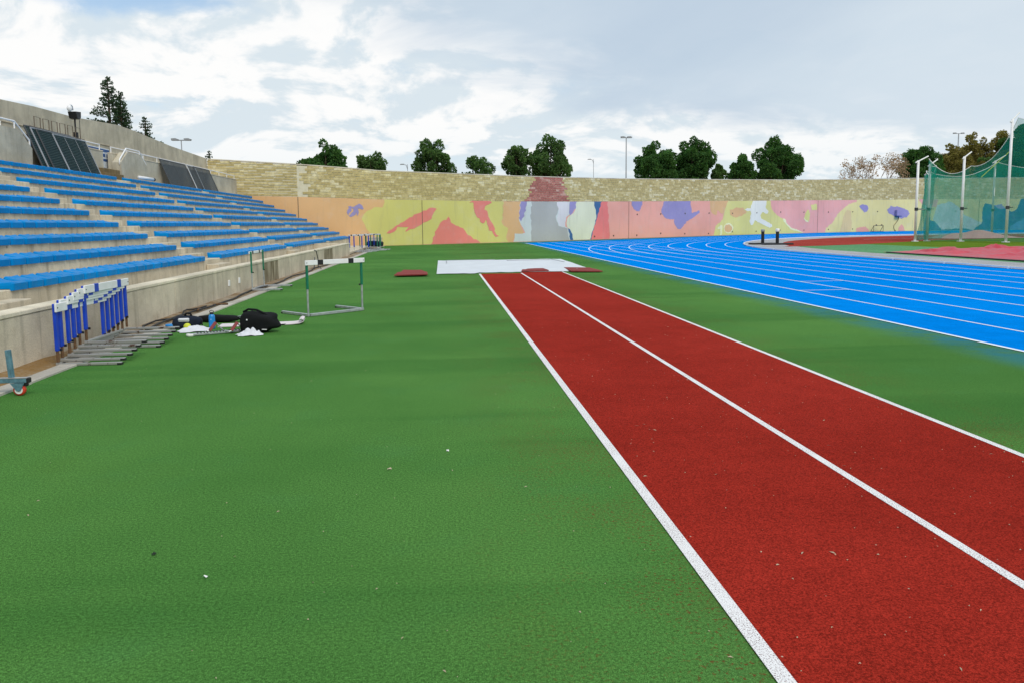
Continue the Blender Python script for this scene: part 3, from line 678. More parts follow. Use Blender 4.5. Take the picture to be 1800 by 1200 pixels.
# kerb and dirt strip at the foot of the wall
kb = link('turf_kerb', None); tag(kb, 'pale concrete edging between the turf and the low wall', kind='structure')
yy = -8.0
while yy < 55:
    L = 1.0 if yy < 20 else 2.0
    MB().box((-4.31 + random.uniform(-0.008, 0.008), yy + L/2, 0.0), (0.19, L - 0.012, 0.05 + random.uniform(-0.006, 0.006)), ch=0.006).build('kerb_stone', M['kerb_concrete'], kb); yy += L
V = []; F = []; ny = 190
for j in range(ny):
    for i in range(5):
        x_, y_ = -4.775 + 0.37 * i / 4, -8 + 63.0 * j / (ny - 1)
        V.append((x_, y_, 0.006 + 0.018 * noise.noise(Vector((x_*6, y_*3, 0))) + 0.03 * (1 - i / 4) ** 2))
for j in range(ny - 1):
    for i in range(4): F.append((j*5+i, j*5+i+1, (j+1)*5+i+1, (j+1)*5+i))
mb = MB(); mb.add(V, F); tag(mb.build('dirt_strip', M['dirt'], smooth=True), 'strip of bare dirt at the foot of the low wall', kind='structure')

# rear parapet, concourse, high rear wall
tag(MB().box((-15.5, 27.5, 3.55), (2.0, 55.0, 0.3)).build('concourse', M['concrete_wall']), 'concrete walkway behind the top row', kind='structure')
rp_ = thing('rear_parapet', 'concrete parapet with white handrail behind the top row of seats', 'wall', (0, 0, 0))
for a, c in ((0, 9), (9, 18), (18, 27.3), (27.3, 33.86), (34.75, 41), (41, 47.5), (47.5, 54.8)):
    MB().box((-14.4, (a + c) / 2, 4.0), (0.2, c - a - 0.015, 1.56), ch=0.01).build('wall_panel', M['concrete_wall'], rp_)
    MB().box((-14.4, (a + c) / 2, 4.8), (0.24, c - a - 0.01, 0.05), ch=0.01).build('coping', M['concrete'], rp_)
MB().box((-14.4, 34.3, 3.65), (0.2, 0.86, 0.9), ch=0.01).build('wall_panel', M['concrete'], rp_)
for a, c in ((0, 26.6), (31.9, 33.8), (34.85, 54.6)):
    mb = MB(); mb.tube([(-14.4, a, 5.07), (-14.4, c, 5.07)], 0.026, 8); mb.build('handrail', M['white_paint'], rp_)
    n = max(int((c - a) / 1.7), 1)
    for k in range(n + 1):
        y_ = a + 0.03 + (c - a - 0.06) * k / n
        mb = MB(); mb.tube([(-14.4, y_, 4.82), (-14.4, y_, 5.06)], 0.022, 6); mb.build('rail_post', M['white_paint'], rp_)
def cheek(label, pts, rail_pts):
    t_ = thing('stair_cheek_wall', label, 'wall', (0, 0, 0), group='stair cheek walls at the top of the stand')
    MB().prism(pts, 'X', -14.29, -13.92).build('wall_block', M['concrete_wall'], t_)
    mb = MB(); mb.tube([(-13.98, y_, z_) for y_, z_ in rail_pts], 0.03, 8); mb.build('handrail', M['white_paint'], t_, smooth=True)
    for (y_, z_) in rail_pts[1:-1] + ([rail_pts[-1]] if rail_pts[-1][1] > 4.3 else []):
        mb = MB(); mb.tube([(-13.98, y_, z_), (-13.98, y_, z_ - 0.24)], 0.024, 6); mb.build('rail_post', M['white_paint'], t_)
cheek('big concrete cheek wall with sloping white rail left of the black fence panels', [(18.0, 3.58), (27.45, 3.58), (27.5, 4.28), (26.75, 4.84), (18.0, 4.84)], [(18.0, 5.09), (26.6, 5.09), (27.45, 4.56), (27.48, 4.34)])
cheek('concrete cheek wall under a bent white rail right of the stair opening', [(34.68, 3.58), (34.68, 4.40), (35.45, 4.90), (36.9, 4.90), (37.65, 4.40), (37.72, 3.58)], [(34.66, 4.3), (34.7, 4.52), (35.45, 5.07), (36.9, 5.07), (37.62, 4.52), (37.66, 4.3)])
sw = thing('stair_block', 'brown stained stair block in the opening behind the top row', 'stair', (-14.05, 33.75, 3.58))
MB().box((0, 0, 0.13), (0.46, 1.8, 0.26), ch=0.01).build('stair_step', M['concrete_rust'], sw)
MB().box((-0.08, 0.05, 0.36), (0.30, 1.7, 0.20), ch=0.01).build('stair_step', M['concrete_rust'], sw)
rwz = [(0, 6.4), (30.5, 6.42), (33, 6.52), (36.3, 6.55), (38.3, 6.66), (41.0, 6.80), (43, 6.76), (45, 6.66), (48.5, 6.50), (55.6, 6.34)]
hw = thing('rear_wall', 'tall plain concrete wall with gently sloping top behind the grandstand', 'wall', (0, 0, 0))
JT = [0, 8, 16, 24, 30.2, 36.3, 42.6, 49, 55.62]
for a, c in zip(JT, JT[1:]):
    ys = [a + 0.005] + [y_ for y_, _ in rwz if a < y_ < c] + [c - 0.005]
    pts = [(y_, tab(rwz, y_)) for y_ in ys] + [(c - 0.005, 0.0), (a + 0.005, 0.0)]
    MB().prism(pts, 'X', -16.85, -16.5).build('wall_panel', M['concrete_wall'], hw)
# shallow ledge line on the rear wall
MB().box((-16.48, 27.8, 5.62), (0.04, 55.5, 0.025)).build('ledge', M['concrete'], hw)

# ------------------------------------------------------------------ curved wall with mural and brick band
cw = thing('mural_wall', 'long curved concrete wall painted with colour patches below a tan brick band', 'wall', (0, 0, 0))
PJ = [0.0, 6.21, 15.47, 38.85, 73.09, 101.1, 124.0, UEND]
def strip(u0, u1, z0, z1, off, th, name, mat, parent):
    us = [u0] + [u for u in WU if u0 + 0.01 < u < u1 - 0.01] + [u1]
    V = []; F = []
    for u in us:
        a = z0(u) if callable(z0) else z0; c = z1(u) if callable(z1) else z1
        V += [wpt(u, a, off), wpt(u, c, off), wpt(u, c, off - th), wpt(u, a, off - th)]
    for i in range(len(us) - 1):
        for k in range(4): F.append((i*4+k, i*4+(k+1) % 4, (i+1)*4+(k+1) % 4, (i+1)*4+k))
    F += [(0, 1, 2, 3), tuple(len(V) - 4 + k for k in (3, 2, 1, 0))]
    mb = MB(); mb.add(V, F); return mb.build(name, mat, parent)
strip(0, UEND, -0.1, lambda u: wtop(u) - 0.12, -0.006, 0.38, 'wall_core', M['mortar'], cw)
for a, c in zip(PJ, PJ[1:]):
    mt = M['mural_orange'] if a < 15.4 else (M['mural_yellow3'] if a > 60 else M['mural_salmon'])
    strip(a + 0.012, c - 0.012, 0.0, lambda u: wmid(u) - 0.012, 0.0, 0.12, 'wall_panel', mt, cw)
strip(0, UEND, lambda u: wtop(u) - 0.07, wtop, 0.02, 0.45, 'coping', M['concrete_cap'], cw)
# bricks
cube = MB().box((0, 0, 0), (1, 1, 1)); brick_me = {k: cube.mesh('brick', M[k]) for k in ('tan_brick', 'red_painted_brick')}
NC = 12
bricks = []
for r_ in range(NC):
    u = -random.uniform(0, 0.4)
    while u < UEND - 0.1:
        L = random.uniform(0.55, 1.35) if u < 6.2 else random.choice((0.30, 0.42, 0.42, 0.60, 0.75))
        a = max(u, 0.01); c = min(u + L, UEND - 0.02); u += L
        if c - a < 0.08: continue
        if a < 6.21 < c: c = 6.2
        uc = (a + c) / 2; zb = wmid(uc); hz = (wtop(uc) - 0.075 - zb) / NC
        bricks.append((uc, c - a - 0.02, zb + hz * (r_ + 0.5), hz * (0.70 if uc < 6.2 else 0.88), random.uniform(-0.012, 0.012)))
    pass
def is_red(uc, z):
    s = (z - 3.6) / 1.8
    return 25.6 + 0.9*s + 0.35*noise.noise(Vector((z*3, 1, 0))) < uc < 30.5 - 1.0*s + 0.35*noise.noise(Vector((z*3, 5, 0)))
bricks.sort(key=lambda q: math.hypot(*wall_at(q[0])[:2]))
restb = {'tan_brick': MB(), 'red_painted_brick': MB()}
for n_, (uc, L, z, hz, pr) in enumerate(bricks):
    x, y, nx, ny = wall_at(uc); key = 'red_painted_brick' if is_red(uc, z) else 'tan_brick'
    ang = math.atan2(nx, -ny)           # tangent direction
    off = -0.035 + pr; cpt = (x + nx*off, y + ny*off, z)
    if n_ < 300:
        o = link('brick', brick_me[key], cw, cpt, ang); o.scale = (L, 0.10, hz)
    else: restb[key].box(cpt, (L, 0.10, hz), rotz(ang))
for k in restb: tag(restb[k].build('bricks', M[k], cw, fix=False), kind='stuff')
# painted mural patches
def edge_noise(u, z): return (0.06 * math.sin(u * 5.1 + z * 3.3) * math.sin(z * 6.7 - u * 2.3) + 0.04 * math.sin(u * 13.0 + z * 9.0), 0.05 * math.sin(u * 4.3 - z * 5.9) * math.sin(u * 7.7 + 1.3) + 0.03 * math.sin(z * 17.0 + u * 3.0))
for k, (colname, pts) in enumerate(MURAL):
    fine = []
    for i, p in enumerate(pts):
        q = pts[(i + 1) % len(pts)]; L = math.hypot(q[0]-p[0], q[1]-p[1]); n = max(1, int(L / 0.22))
        for j in range(n):
            u, z = p[0] + (q[0]-p[0]) * j / n, p[1] + (q[1]-p[1]) * j / n
            e = edge_noise(u, z); fine.append((u + e[0], z + e[1]))
    bm = bmesh.new()
    try: f = bm.faces.new([bm.verts.new((u, 0, z)) for u, z in fine])
    except Exception: bm.free(); continue
    f.normal_update(); bmesh.ops.triangulate(bm, faces=[f], ngon_method='EAR_CLIP')
    umin = min(p[0] for p in fine); umax = max(p[0] for p in fine)
    for zc_, nrm in ((0.03, (0, 0, -1)),):
        bmesh.ops.bisect_plane(bm, geom=bm.verts[:] + bm.edges[:] + bm.faces[:], plane_co=(0, 0, zc_), plane_no=nrm, clear_outer=True)
    for u in WU:
        if umin < u < umax: bmesh.ops.bisect_plane(bm, geom=bm.verts[:] + bm.edges[:] + bm.faces[:], plane_co=(u, 0, 0), plane_no=(1, 0, 0))
    off = 0.003 + 0.0005 * k
    for v in bm.verts:
        u, z = v.co.x, min(v.co.z, wmid(v.co.x) - 0.016); v.co = wpt(u, z, off)
    bm.normal_update()
    for f in bm.faces:
        cc_ = f.calc_center_median(); 
        if f.normal.dot(Vector((0.5, -0.85, 0))) < 0: f.normal_flip()
    me = bpy.data.meshes.new('mural_patch'); bm.to_mesh(me); bm.free(); me.materials.append(M['mural_' + colname]); link('mural_patch', me, cw)
# dark panel joints (open gaps show the core) and tie holes
for a in PJ[1:-1]: strip(a - 0.018, a + 0.018, 0.0, lambda u: wmid(u) - 0.02, 0.034, 0.004, 'joint_seal', M['brown_steel'], cw)
for (u, z) in ((40.12,2.31),(43.81,2.36),(47.86,2.41),(52.08,2.45),(40.06,0.3),(43.84,0.42),(47.85,0.32),(52.03,0.27),(56.36,2.43),(61.06,2.49),(65.77,2.58),(70.37,2.57),(56.37,0.4),(61.0,0.37),(65.73,0.45),(70.47,0.38),(75.13,2.57),(79.65,2.6),(84.16,2.63),(75.23,0.4),(79.72,0.4),(36.6,0.32),(33.9,0.30),(93,2.6),(97.5,2.6),(93,0.4)):
    x, y, nx, ny = wall_at(u); mb = MB(); mb.tube([(x+nx*0.01, y+ny*0.01, z), (x+nx*0.06, y+ny*0.06, z)], 0.07, 8); mb.build('tie_cap', M['brown_steel'], cw)
# box and cable on the wall
x, y, nx, ny = wall_at(87.67)
wb = thing('wall_box', 'purple-painted box fixed on the mural with a cable hanging below it', 'wall box', (x, y, 0)); an = math.atan2(nx, -ny)
MB().box((nx*0.22, ny*0.22, 2.42), (0.75, 0.36, 0.75), rotz(an), ch=0.02).build('housing', M['mural_purple'], wb)
MB().box((nx*0.24, ny*0.24, 1.98), (0.85, 0.44, 0.10), rotz(an), ch=0.02).build('bracket', M['banner_blue'], wb)
cp = []
for (u, z) in ((88.0,1.95),(87.95,1.6),(87.6,1.18),(87.2,0.8),(87.15,0.5),(87.3,0.2),(87.55,0.03)):
    q = wall_at(u); cp.append((q[0]+q[2]*0.06-x, q[1]+q[3]*0.06-y, z))
MB().tube(cp, 0.03, 6).build('cable', M['brown_steel'], wb)

# ------------------------------------------------------------------ hurdles
def make_hurdle(label, sleeve, block, steel, W=1.14, H=0.96, foot=0.72, group=None, low=0.30, under='galvanised', bar=0.075, by=-0.010, sw=0.042, ft=0.044):
    """local: base bar along X from 0 to W, feet along +Y, posts at both ends"""
    t_ = thing('hurdle', label, 'hurdle', (0, 0, 0), 0, group)
    for xx in (0.0, W):
        MB().box((xx, foot / 2, 0.004 + ft / 2), (0.05, foot, ft), ch=0.004).build('foot', M[steel], t_)
        mb = MB(); mb.box((xx, foot - 0.02, 0.012), (0.056, 0.05, 0.024)); mb.build('rubber_pad', M['black_plastic'], t_)
        mb = MB(); mb.tube([(xx, 0.02, 0.045), (xx, 0.02, low + 0.12)], 0.017, 8); up = mb.build('upright', M[under], t_)
        MB().box((xx, 0.02, (low + H) / 2), (sw, 0.034, H - low - 0.01), ch=0.006).build('sleeve', M[sleeve], up)
        MB().box((xx + (0.03 if xx == 0 else -0.03), 0.045, low + 0.015), (0.02, 0.03, 0.03), ch=0.004).build('clamp', M['black_plastic'], up)
    MB().box((W / 2, 0.0, 0.005 + ft / 2), (W - 0.052, 0.05, ft), ch=0.004).build('base_bar', M[steel], t_)
    tb = MB().box((W / 2, by, H - bar / 2), (W + 0.10, 0.022, bar), ch=0.005).build('top_bar', M['white_board'], t_)
    for xx in (W * 0.22, W * 0.78):
        MB().box((xx, by, H - bar / 2), (0.115, 0.028, bar + 0.004), ch=0.003).build('colour_block', M[block], tb)
    for xx in (-0.02, W + 0.02):
        mb = MB(); mb.tube([(xx, by + math.copysign(0.010, by), H - bar/2), (xx, by + math.copysign(0.016, by), H - bar/2)], 0.008, 8); mb.build('bolt', M['dark_steel'], tb)
    return t_
def place(o, loc, rz, tilt=0.0):
    o.location = loc; o.rotation_euler = (tilt, 0, rz); return o
# standing green hurdle: base bar from (-2.35,13.2) to (-1.5,14.02), feet away to the left
h1 = make_hurdle('green hurdle with white bar and two black blocks standing alone on the turf', 'green_sleeve', 'black_plastic', 'galvanised', W=1.16, H=0.975, foot=0.84, low=0.47, bar=0.085)
place(h1, (-2.33, 13.22, 0.0), math.atan2(0.80, 0.85))
# second green hurdle against the wall, feet toward the turf (its local +Y is world +X)
h2 = make_hurdle('green hurdle pushed back against the low wall beyond the bags', 'green_sleeve', 'black_plastic', 'galvanised', W=1.2, H=0.94, foot=0.72, low=0.42, bar=0.06)
place(h2, (-4.58, 19.65, 0.03), R(-90))
# six blue hurdles nested by the wall; local X runs along -Y in world
blue_lab = ['lowest and nearest blue hurdle of the nested stack by the low wall', 'second nearest blue hurdle of the nested stack', 'third blue hurdle from the camera in the nested stack',
            'fourth blue hurdle from the camera in the nested stack', 'fifth blue hurdle, just under the topmost of the stack', 'topmost and farthest blue hurdle of the nested stack, rusty low posts']
hb = make_hurdle(blue_lab[0], 'blue_sleeve', 'blue_sleeve', 'hurdle_steel', W=1.22, H=0.72, foot=0.72, low=0.17, group='blue hurdles nested by the low wall', under='rust_steel', bar=0.10, by=0.050, sw=0.058, ft=0.029)
for k in range(6):
    o = hb if k == 0 else copy_tree(hb)
    o['label'] = blue_lab[k]
    xk = -4.46 + 0.008 * k; yk = 10.20 + 0.125 * k
    place(o, (xk, yk, 0.0 + 0.031 * k), R(-90) + random.uniform(-0.012, 0.012))

# group of hurdles stored beyond the end of the wall
far_spec = [('blue_sleeve', -5.3, 42.6, 'blue hurdle tucked behind the end of the low wall'), ('green_sleeve', -4.75, 46.3, 'green hurdle set askew in the far store'), ('blue_sleeve', -5.15, 43.6, 'blue hurdle at the end of the low wall, leftmost of the far store'), ('green_sleeve', -4.95, 44.8, 'green hurdle second from the wall end in the far store'),
            ('green_sleeve', -4.65, 45.6, 'green hurdle in the middle of the far store'), ('green_sleeve', -4.52, 47.0, 'green hurdle beside the dark cart in the far store'), ('blue_sleeve', -4.38, 47.8, 'dark blue hurdle rightmost of the far store')]
protos = {}
for k, (sl_, xx, yy, lb) in enumerate(far_spec):
    if sl_ not in protos:
        protos[sl_] = o = make_hurdle(lb, sl_, 'black_plastic', 'galvanised', W=1.18, H=1.0, foot=0.7, low=0.26, group='hurdles stored at the far end of the wall', bar=0.07, sw=0.075)
    else: o = copy_tree(protos[sl_])
    o['label'] = lb; place(o, (xx, yy + 1.0, 0.02 if xx < -4.6 else 0.0), R(-62 + random.uniform(-24, 24)))
ct = thing('equipment_cart', 'low dark blue equipment cart beside the far hurdles', 'cart', (-4.35, 49.6, 0))
MB().box((0, 0, 0.34), (0.95, 1.5, 0.32), rot('Y', 0.10), ch=0.06).build('padded_top', M['navy_fabric'], ct)
MB().box((0, 0, 0.15), (0.9, 1.4, 0.06), ch=0.01).build('deck', M['galvanised'], ct)
for sx in (-1, 1):
    for sy in (-1, 1): MB().lathe([(0.055, -0.02), (0.06, 0), (0.055, 0.02)], (sx*0.38, sy*0.6, 0.062), 12, 'X').build('wheel', M['black_plastic'], ct)
MB().tube([(-0.42, -0.7, 0.15), (-0.42, -0.7, 0.55), (0.42, -0.7, 0.55), (0.42, -0.7, 0.15)], 0.02, 8).build('handle', M['galvanised'], ct)

# ------------------------------------------------------------------ trolley at the left edge
tr = thing('hurdle_trolley', 'end of a steel trolley with one red and white caster at the left edge', 'trolley', (-4.03, 7.4, 0))
MB().box((-0.62, 0.03, 0.148), (1.40, 0.045, 0.045), ch=0.004).build('frame_bar', M['teal_steel'], tr)
MB().box((-0.62, 0.03, 0.173), (1.40, 0.05, 0.006)).build('top_plate', M['galvanised'], tr)
MB().box((0.085, 0.03, 0.148), (0.03, 0.05, 0.05), ch=0.006).build('end_cap', M['black_plastic'], tr)
MB().box((-0.085, 0.05, 0.305), (0.042, 0.042, 0.265), rot('Y', -0.06), ch=0.004).build('post', M['teal_steel'], tr)
MB().box((-0.62, -0.75, 0.148), (1.40, 0.045, 0.045), ch=0.004).build('frame_bar', M['teal_steel'], tr)
MB().box((-1.2, -0.36, 0.148), (0.045, 0.67, 0.045), ch=0.004).build('cross_bar', M['teal_steel'], tr)
for yy in (0.03,):
    c_ = MB().lathe([(0.040, -0.021), (0.0535, -0.016), (0.056, 0), (0.0535, 0.016), (0.040, 0.021)], (0, yy, 0.057), 28, 'Y').build('caster_wheel', M['red_plastic'], tr, smooth=True)
    MB().lathe([(0.036, -0.024), (0.037, 0.024)], (0, yy, 0.057), 24, 'Y').build('hub', M['white_board'], c_)
    MB().lathe([(0.012, -0.028), (0.012, 0.028)], (0, yy, 0.057), 12, 'Y').build('axle', M['dark_steel'], c_)
    f = MB().prism([(-0.07, 0.126), (0.06, 0.126), (0.02, 0.05), (-0.012, 0.05)], 'Y', yy - 0.034, yy - 0.029); f.prism([(-0.07, 0.126), (0.06, 0.126), (0.02, 0.05), (-0.012, 0.05)], 'Y', yy + 0.029, yy + 0.034); f.build('fork', M['teal_steel'], tr)
    MB().box((0.055, yy, 0.112), (0.05, 0.03, 0.03), rot('Y', 0.6), ch=0.004).build('brake', M['black_plastic'], tr)

# ------------------------------------------------------------------ bags, bottle, blocks, cloths
def blob(nu, nv, fn):
    V = []; F = []
    for i in range(nv + 1):
        for j in range(nu): V.append(fn(2 * math.pi * j / nu, -math.pi/2 + math.pi * i / nv))
    for i in range(nv):
        for j in range(nu): F.append((i*nu+j, i*nu+(j+1) % nu, (i+1)*nu+(j+1) % nu, (i+1)*nu+j))
    mb = MB(); mb.add(V, F); return mb
def sgnpow(v, p): return math.copysign(abs(v) ** p, v)
def bag_fn(a, b, c, e, seed, slump=0.0, amp=0.05):
    def fn(th, ph):
        cx_, sx_ = math.cos(th), math.sin(th); cp_, sp_ = math.cos(ph), math.sin(ph)
        x_ = a * sgnpow(cp_, e) * sgnpow(cx_, e); y_ = b * sgnpow(cp_, e) * sgnpow(sx_, e); z_ = c * sgnpow(sp_, e)
        n_ = 1 + amp * noise.noise(Vector((x_*7, y_*7, z_*7 + seed))) * 2
        z_ = z_ * n_ * (1 + slump * x_ / a) + c
        return (x_ * n_, y_ * n_, max(z_, 0.004))
    return fn
bg_ = thing('sports_bag', 'large black sports bag slumped on the turf in front of the white mat', 'bag', (-2.75, 11.45, 0), R(-18))
blob(28, 18, bag_fn(0.29, 0.16, 0.150, 0.55, 1.0, -0.18, 0.09)).build('body', M['black_fabric'], bg_, smooth=True)
MB().tube([(-0.24, -0.03, 0.30), (-0.14, -0.05, 0.345), (0.0, -0.05, 0.335), (0.14, -0.05, 0.275), (0.22, -0.05, 0.20)], 0.016, 8).build('strap', M['black_fabric'], bg_, smooth=True)
MB().tube([(-0.25, 0.05, 0.27), (-0.10, 0.04, 0.325), (0.08, 0.03, 0.27), (0.24, 0.03, 0.18)], 0.007, 6).build('zip', M['dark_steel'], bg_, smooth=True)
MB().lathe([(0.0005, -0.006), (0.013, 0), (0.0005, 0.006)], (-0.10, -0.172, 0.20), 12, 'Y').build('badge', M['white_board'], bg_)
MB().box((0.17, -0.155, 0.06), (0.08, 0.006, 0.012), ch=0.002).build('tag', M['paper'], bg_)
b2 = thing('rucksack', 'dark navy rucksack with pale panel lying by the low wall', 'bag', (-4.0, 12.05, 0), R(10))
blob(24, 16, bag_fn(0.21, 0.15, 0.095, 0.6, 4.0, -0.1, 0.10)).build('body', M['navy_fabric'], b2, smooth=True)
MB().box((-0.02, -0.13, 0.14), (0.16, 0.04, 0.07), rot('X', 0.5), ch=0.012).build('pale_panel', M['white_cloth'], b2)
MB().tube([(-0.02, 0.0, 0.185), (0.0, 0.0, 0.235), (0.06, 0.0, 0.225), (0.08, 0.0, 0.18)], 0.016, 8).build('handle', M['black_fabric'], b2, smooth=True)
MB().tube([(0.15, -0.06, 0.16), (0.23, -0.08, 0.11), (0.24, -0.10, 0.03), (0.19, -0.13, 0.012)], 0.012, 6).build('strap', M['black_fabric'], b2, smooth=True)
bt = thing('water_bottle', 'tall blue water bottle with black cap standing among the bags', 'bottle', (-3.58, 11.93, 0))
MB().lathe([(0.040, 0.0), (0.046, 0.006), (0.047, 0.05), (0.047, 0.185), (0.043, 0.205), (0.027, 0.222), (0.025, 0.228)], (0, 0, 0), 24).build('body', M['bottle_blue'], bt, smooth=True)
cp_ = MB().lathe([(0.027, 0.226), (0.029, 0.23), (0.029, 0.252), (0.024, 0.256)], (0, 0, 0), 20).build('cap', M['black_plastic'], bt, smooth=True)
MB().tube([(-0.024, 0, 0.25), (-0.03, 0, 0.272), (0, 0, 0.285), (0.03, 0, 0.272), (0.024, 0, 0.25)], 0.006, 6).build('loop', M['black_plastic'], cp_, smooth=True)
MB().lathe([(0.0005, -0.0495), (0.006, -0.0485), (0.006, -0.046)], (0.0, 0, 0.15), 8, 'Y').build('mark', M['white_board'], bt)
# starting blocks
sb = thing('starting_blocks', 'grey metal starting blocks with red pedals on the turf', 'starting blocks', (-3.66, 11.14, 0), math.atan2(0.37, 0.66))
MB().box((0.42, 0, 0.022), (0.86, 0.075, 0.03), ch=0.004).build('rail', M['galvanised'], sb)
mb = MB()
for k in range(16): mb.box((0.10 + 0.045 * k, -0.032, 0.043), (0.016, 0.012, 0.014)); mb.box((0.10 + 0.045 * k, 0.032, 0.043), (0.016, 0.012, 0.014))
mb.build('notches', M['dark_steel'], sb)
MB().lathe([(0.05, 0.004), (0.055, 0.02), (0.05, 0.036)], (0.0, 0, 0), 16).build('end_plate', M['white_paint'], sb)
for xx, sy in ((0.34, 1), (0.60, -1)):
    MB().box((xx, sy * 0.10, 0.105), (0.022, 0.11, 0.15), rot('Y', R(38)), ch=0.006).build('pedal', M['pedal_red'], sb)
    MB().tube([(xx + 0.05, sy*0.08, 0.145), (xx + 0.14, sy*0.07, 0.04)], 0.010, 6).build('strut', M['galvanised'], sb)
    MB().tube([(xx - 0.03, sy*0.12, 0.05), (xx - 0.08, sy*0.12, 0.035), (xx - 0.12, sy*0.04, 0.05)], 0.009, 6).build('strut', M['galvanised'], sb)
# white foam mat with curled end
cm = thing('foam_mat', 'long white foam mat with a curled end lying behind the black bag', 'mat', (-3.55, 12.22, 0), R(6))
pr = [(0.0, 0.004), (0.4, 0.006), (0.8, 0.004), (1.12, 0.008), (1.24, 0.02), (1.30, 0.045), (1.30, 0.075), (1.265, 0.09), (1.235, 0.078), (1.235, 0.055)]
V = []; F = []
for (x_, z_) in pr: V += [(x_, -0.17, z_), (x_, 0.19, z_), (x_, 0.19, z_ + 0.010), (x_, -0.17, z_ + 0.010)]
for i in range(len(pr) - 1):
    for k in range(4): F.append((i*4+k, i*4+(k+1) % 4, (i+1)*4+(k+1) % 4, (i+1)*4+k))
F += [(0, 1, 2, 3), tuple(len(V)-4+k for k in range(4))]
mb = MB(); mb.add(V, F); mb.build('sheet', M['foam_white'], cm)
MB().box((0.98, -0.165, 0.014), (0.10, 0.03, 0.012), rotz(0.3), ch=0.003).build('strap', M['black_fabric'], cm)
# black long bag
rb = thing('long_bag', 'long flat black bag lying behind the blue bottle', 'bag', (-3.72, 12.75, 0), R(-12))
blob(24, 12, bag_fn(0.36, 0.10, 0.06, 0.7, 8.0, -0.05, 0.08)).build('body', M['black_fabric'], rb, smooth=True)
for k, (dx_, dz_) in enumerate(((0.36, 0.09), (0.38, 0.07), (0.36, 0.05))): MB().tube([(dx_ - 0.03, 0.01*k, dz_), (dx_ + 0.05, 0.02*k - 0.02, dz_ + 0.02)], 0.008, 6).build('buckle', M['galvanised'], rb)
def cloth(name, label, loc, rz, a, b, hgt, seed, mat):
    V = []; F = []; n1_, n2_ = 30, 22
    for j in range(n2_ + 1):
        for i in range(n1_ + 1):
            u, v = i / n1_ * 2 - 1, j / n2_ * 2 - 1; rr = math.hypot(u, v)
            wob = 1 + 0.25 * noise.noise(Vector((u*1.7, v*1.7, seed)))
            fold = abs(noise.noise(Vector((u*2.2, v*1.8, seed + 3)))) + 0.3 * abs(noise.noise(Vector((u*4, v*4, seed + 9))))
            z_ = 0.008 + hgt * max(0, 1 - rr * 0.92) ** 0.9 * (0.6 + 0.9 * fold)
            V.append((a * u * wob * (1 - 0.18 * v * v), b * v * wob * (1 - 0.18 * u * u), z_))
    for j in range(n2_):
        for i in range(n1_): F.append((j*(n1_+1)+i, j*(n1_+1)+i+1, (j+1)*(n1_+1)+i+1, (j+1)*(n1_+1)+i))
    mb = MB(); mb.add(V, F); o = mb.build(name, M[mat], None, smooth=True, loc=loc, rz=rz); tag(o, label, 'towel'); return o
cloth('towel', 'crumpled white towel between the rucksack and the starting blocks', (-3.78, 11.72, 0.0), 0.5, 0.24, 0.17, 0.10, 2.0, 'white_cloth')
cloth('towel', 'crumpled white and dark cloth in front of the black sports bag', (-2.80, 11.10, 0.0), 0.1, 0.20, 0.11, 0.11, 6.0, 'white_cloth')
tag(blob(18, 12, bag_fn(0.055, 0.055, 0.052, 1.0, 0, 0, 0.0)).build('ball', M['yellow_rubber'], None, True, (-3.93, 11.86, 0.0)), 'small yellow ball beside the rucksack', 'ball')
tag(MB().lathe([(0.05, 0), (0.10, 0.004), (0.11, 0.03), (0.105, 0.045), (0.06, 0.05)], (0, 0, 0), 24).build('flying_disc', M['bottle_blue'], None, True, (-4.2, 12.02, 0.028)), 'blue plastic disc lying between the rucksack and the wall', 'disc')

# hose along the wall
hp = []
for k in range(80):
    y_ = 11.6 + 22 * k / 79
    hp.append((-4.50 + 0.06 * math.sin(y_ * 1.3) + 0.05 * noise.noise(Vector((y_, 0, 0))) - 0.08 * max(0, (y_ - 22) / 12), y_, 0.042 + 0.01 * abs(noise.noise(Vector((y_*2, 3, 0))))))
tag(MB().tube(hp, 0.018, 8).build('hose', M['hose_black'], None, True), 'black hose lying along the foot of the low wall', 'hose')
h2p = [(-4.60 + 0.10 * math.sin(k * 0.7), 11.0 + 0.20 * k, 0.05 + 0.012 * math.sin(k * 1.7)) for k in range(20)]
tag(MB().tube(h2p, 0.014, 8).build('cable', M['hose_black'], None, True), 'thin black cable by the wall beside the rucksack', 'cable')
for k, (xx, yy, rz_) in enumerate(((-4.38, 15.2, 0.5), (-4.50, 14.3, 1.6))):
    tag(MB().tube([(-0.14, 0, 0.02), (0, 0.02, 0.03), (0.14, 0, 0.018)], 0.02, 6).build('pipe_offcut', M['rust_steel'], None, True, (xx, yy, 0.025), rz_), ['short dark pipe offcut on the kerb, farther from the bags', 'short dark pipe offcut by the wall, nearer the bags'][k], 'pipe')
# wire stand at the wall
ws = thing('wire_stand', 'thin dark metal frame stand leaning by the low wall beyond the hurdles', 'stand', (-4.55, 27.6, 0.02))
MB().tube([(0, -0.45, 0), (0.02, -0.40, 0.32), (-0.02, -0.1, 0.40)], 0.018, 6).build('leg', M['dark_steel'], ws)
MB().tube([(0, 0.45, 0), (0, 0.45, 0.34), (-0.02, 0.25, 0.62), (-0.05, 0.05, 0.66)], 0.018, 6).build('leg', M['dark_steel'], ws)
MB().tube([(0, -0.42, 0.20), (0, 0.45, 0.24)], 0.018, 6).build('cross_bar', M['dark_steel'], ws)
MB().tube([(0.25, -0.40, 0), (0.0, -0.40, 0.30)], 0.016, 6).build('leg', M['dark_steel'], ws)

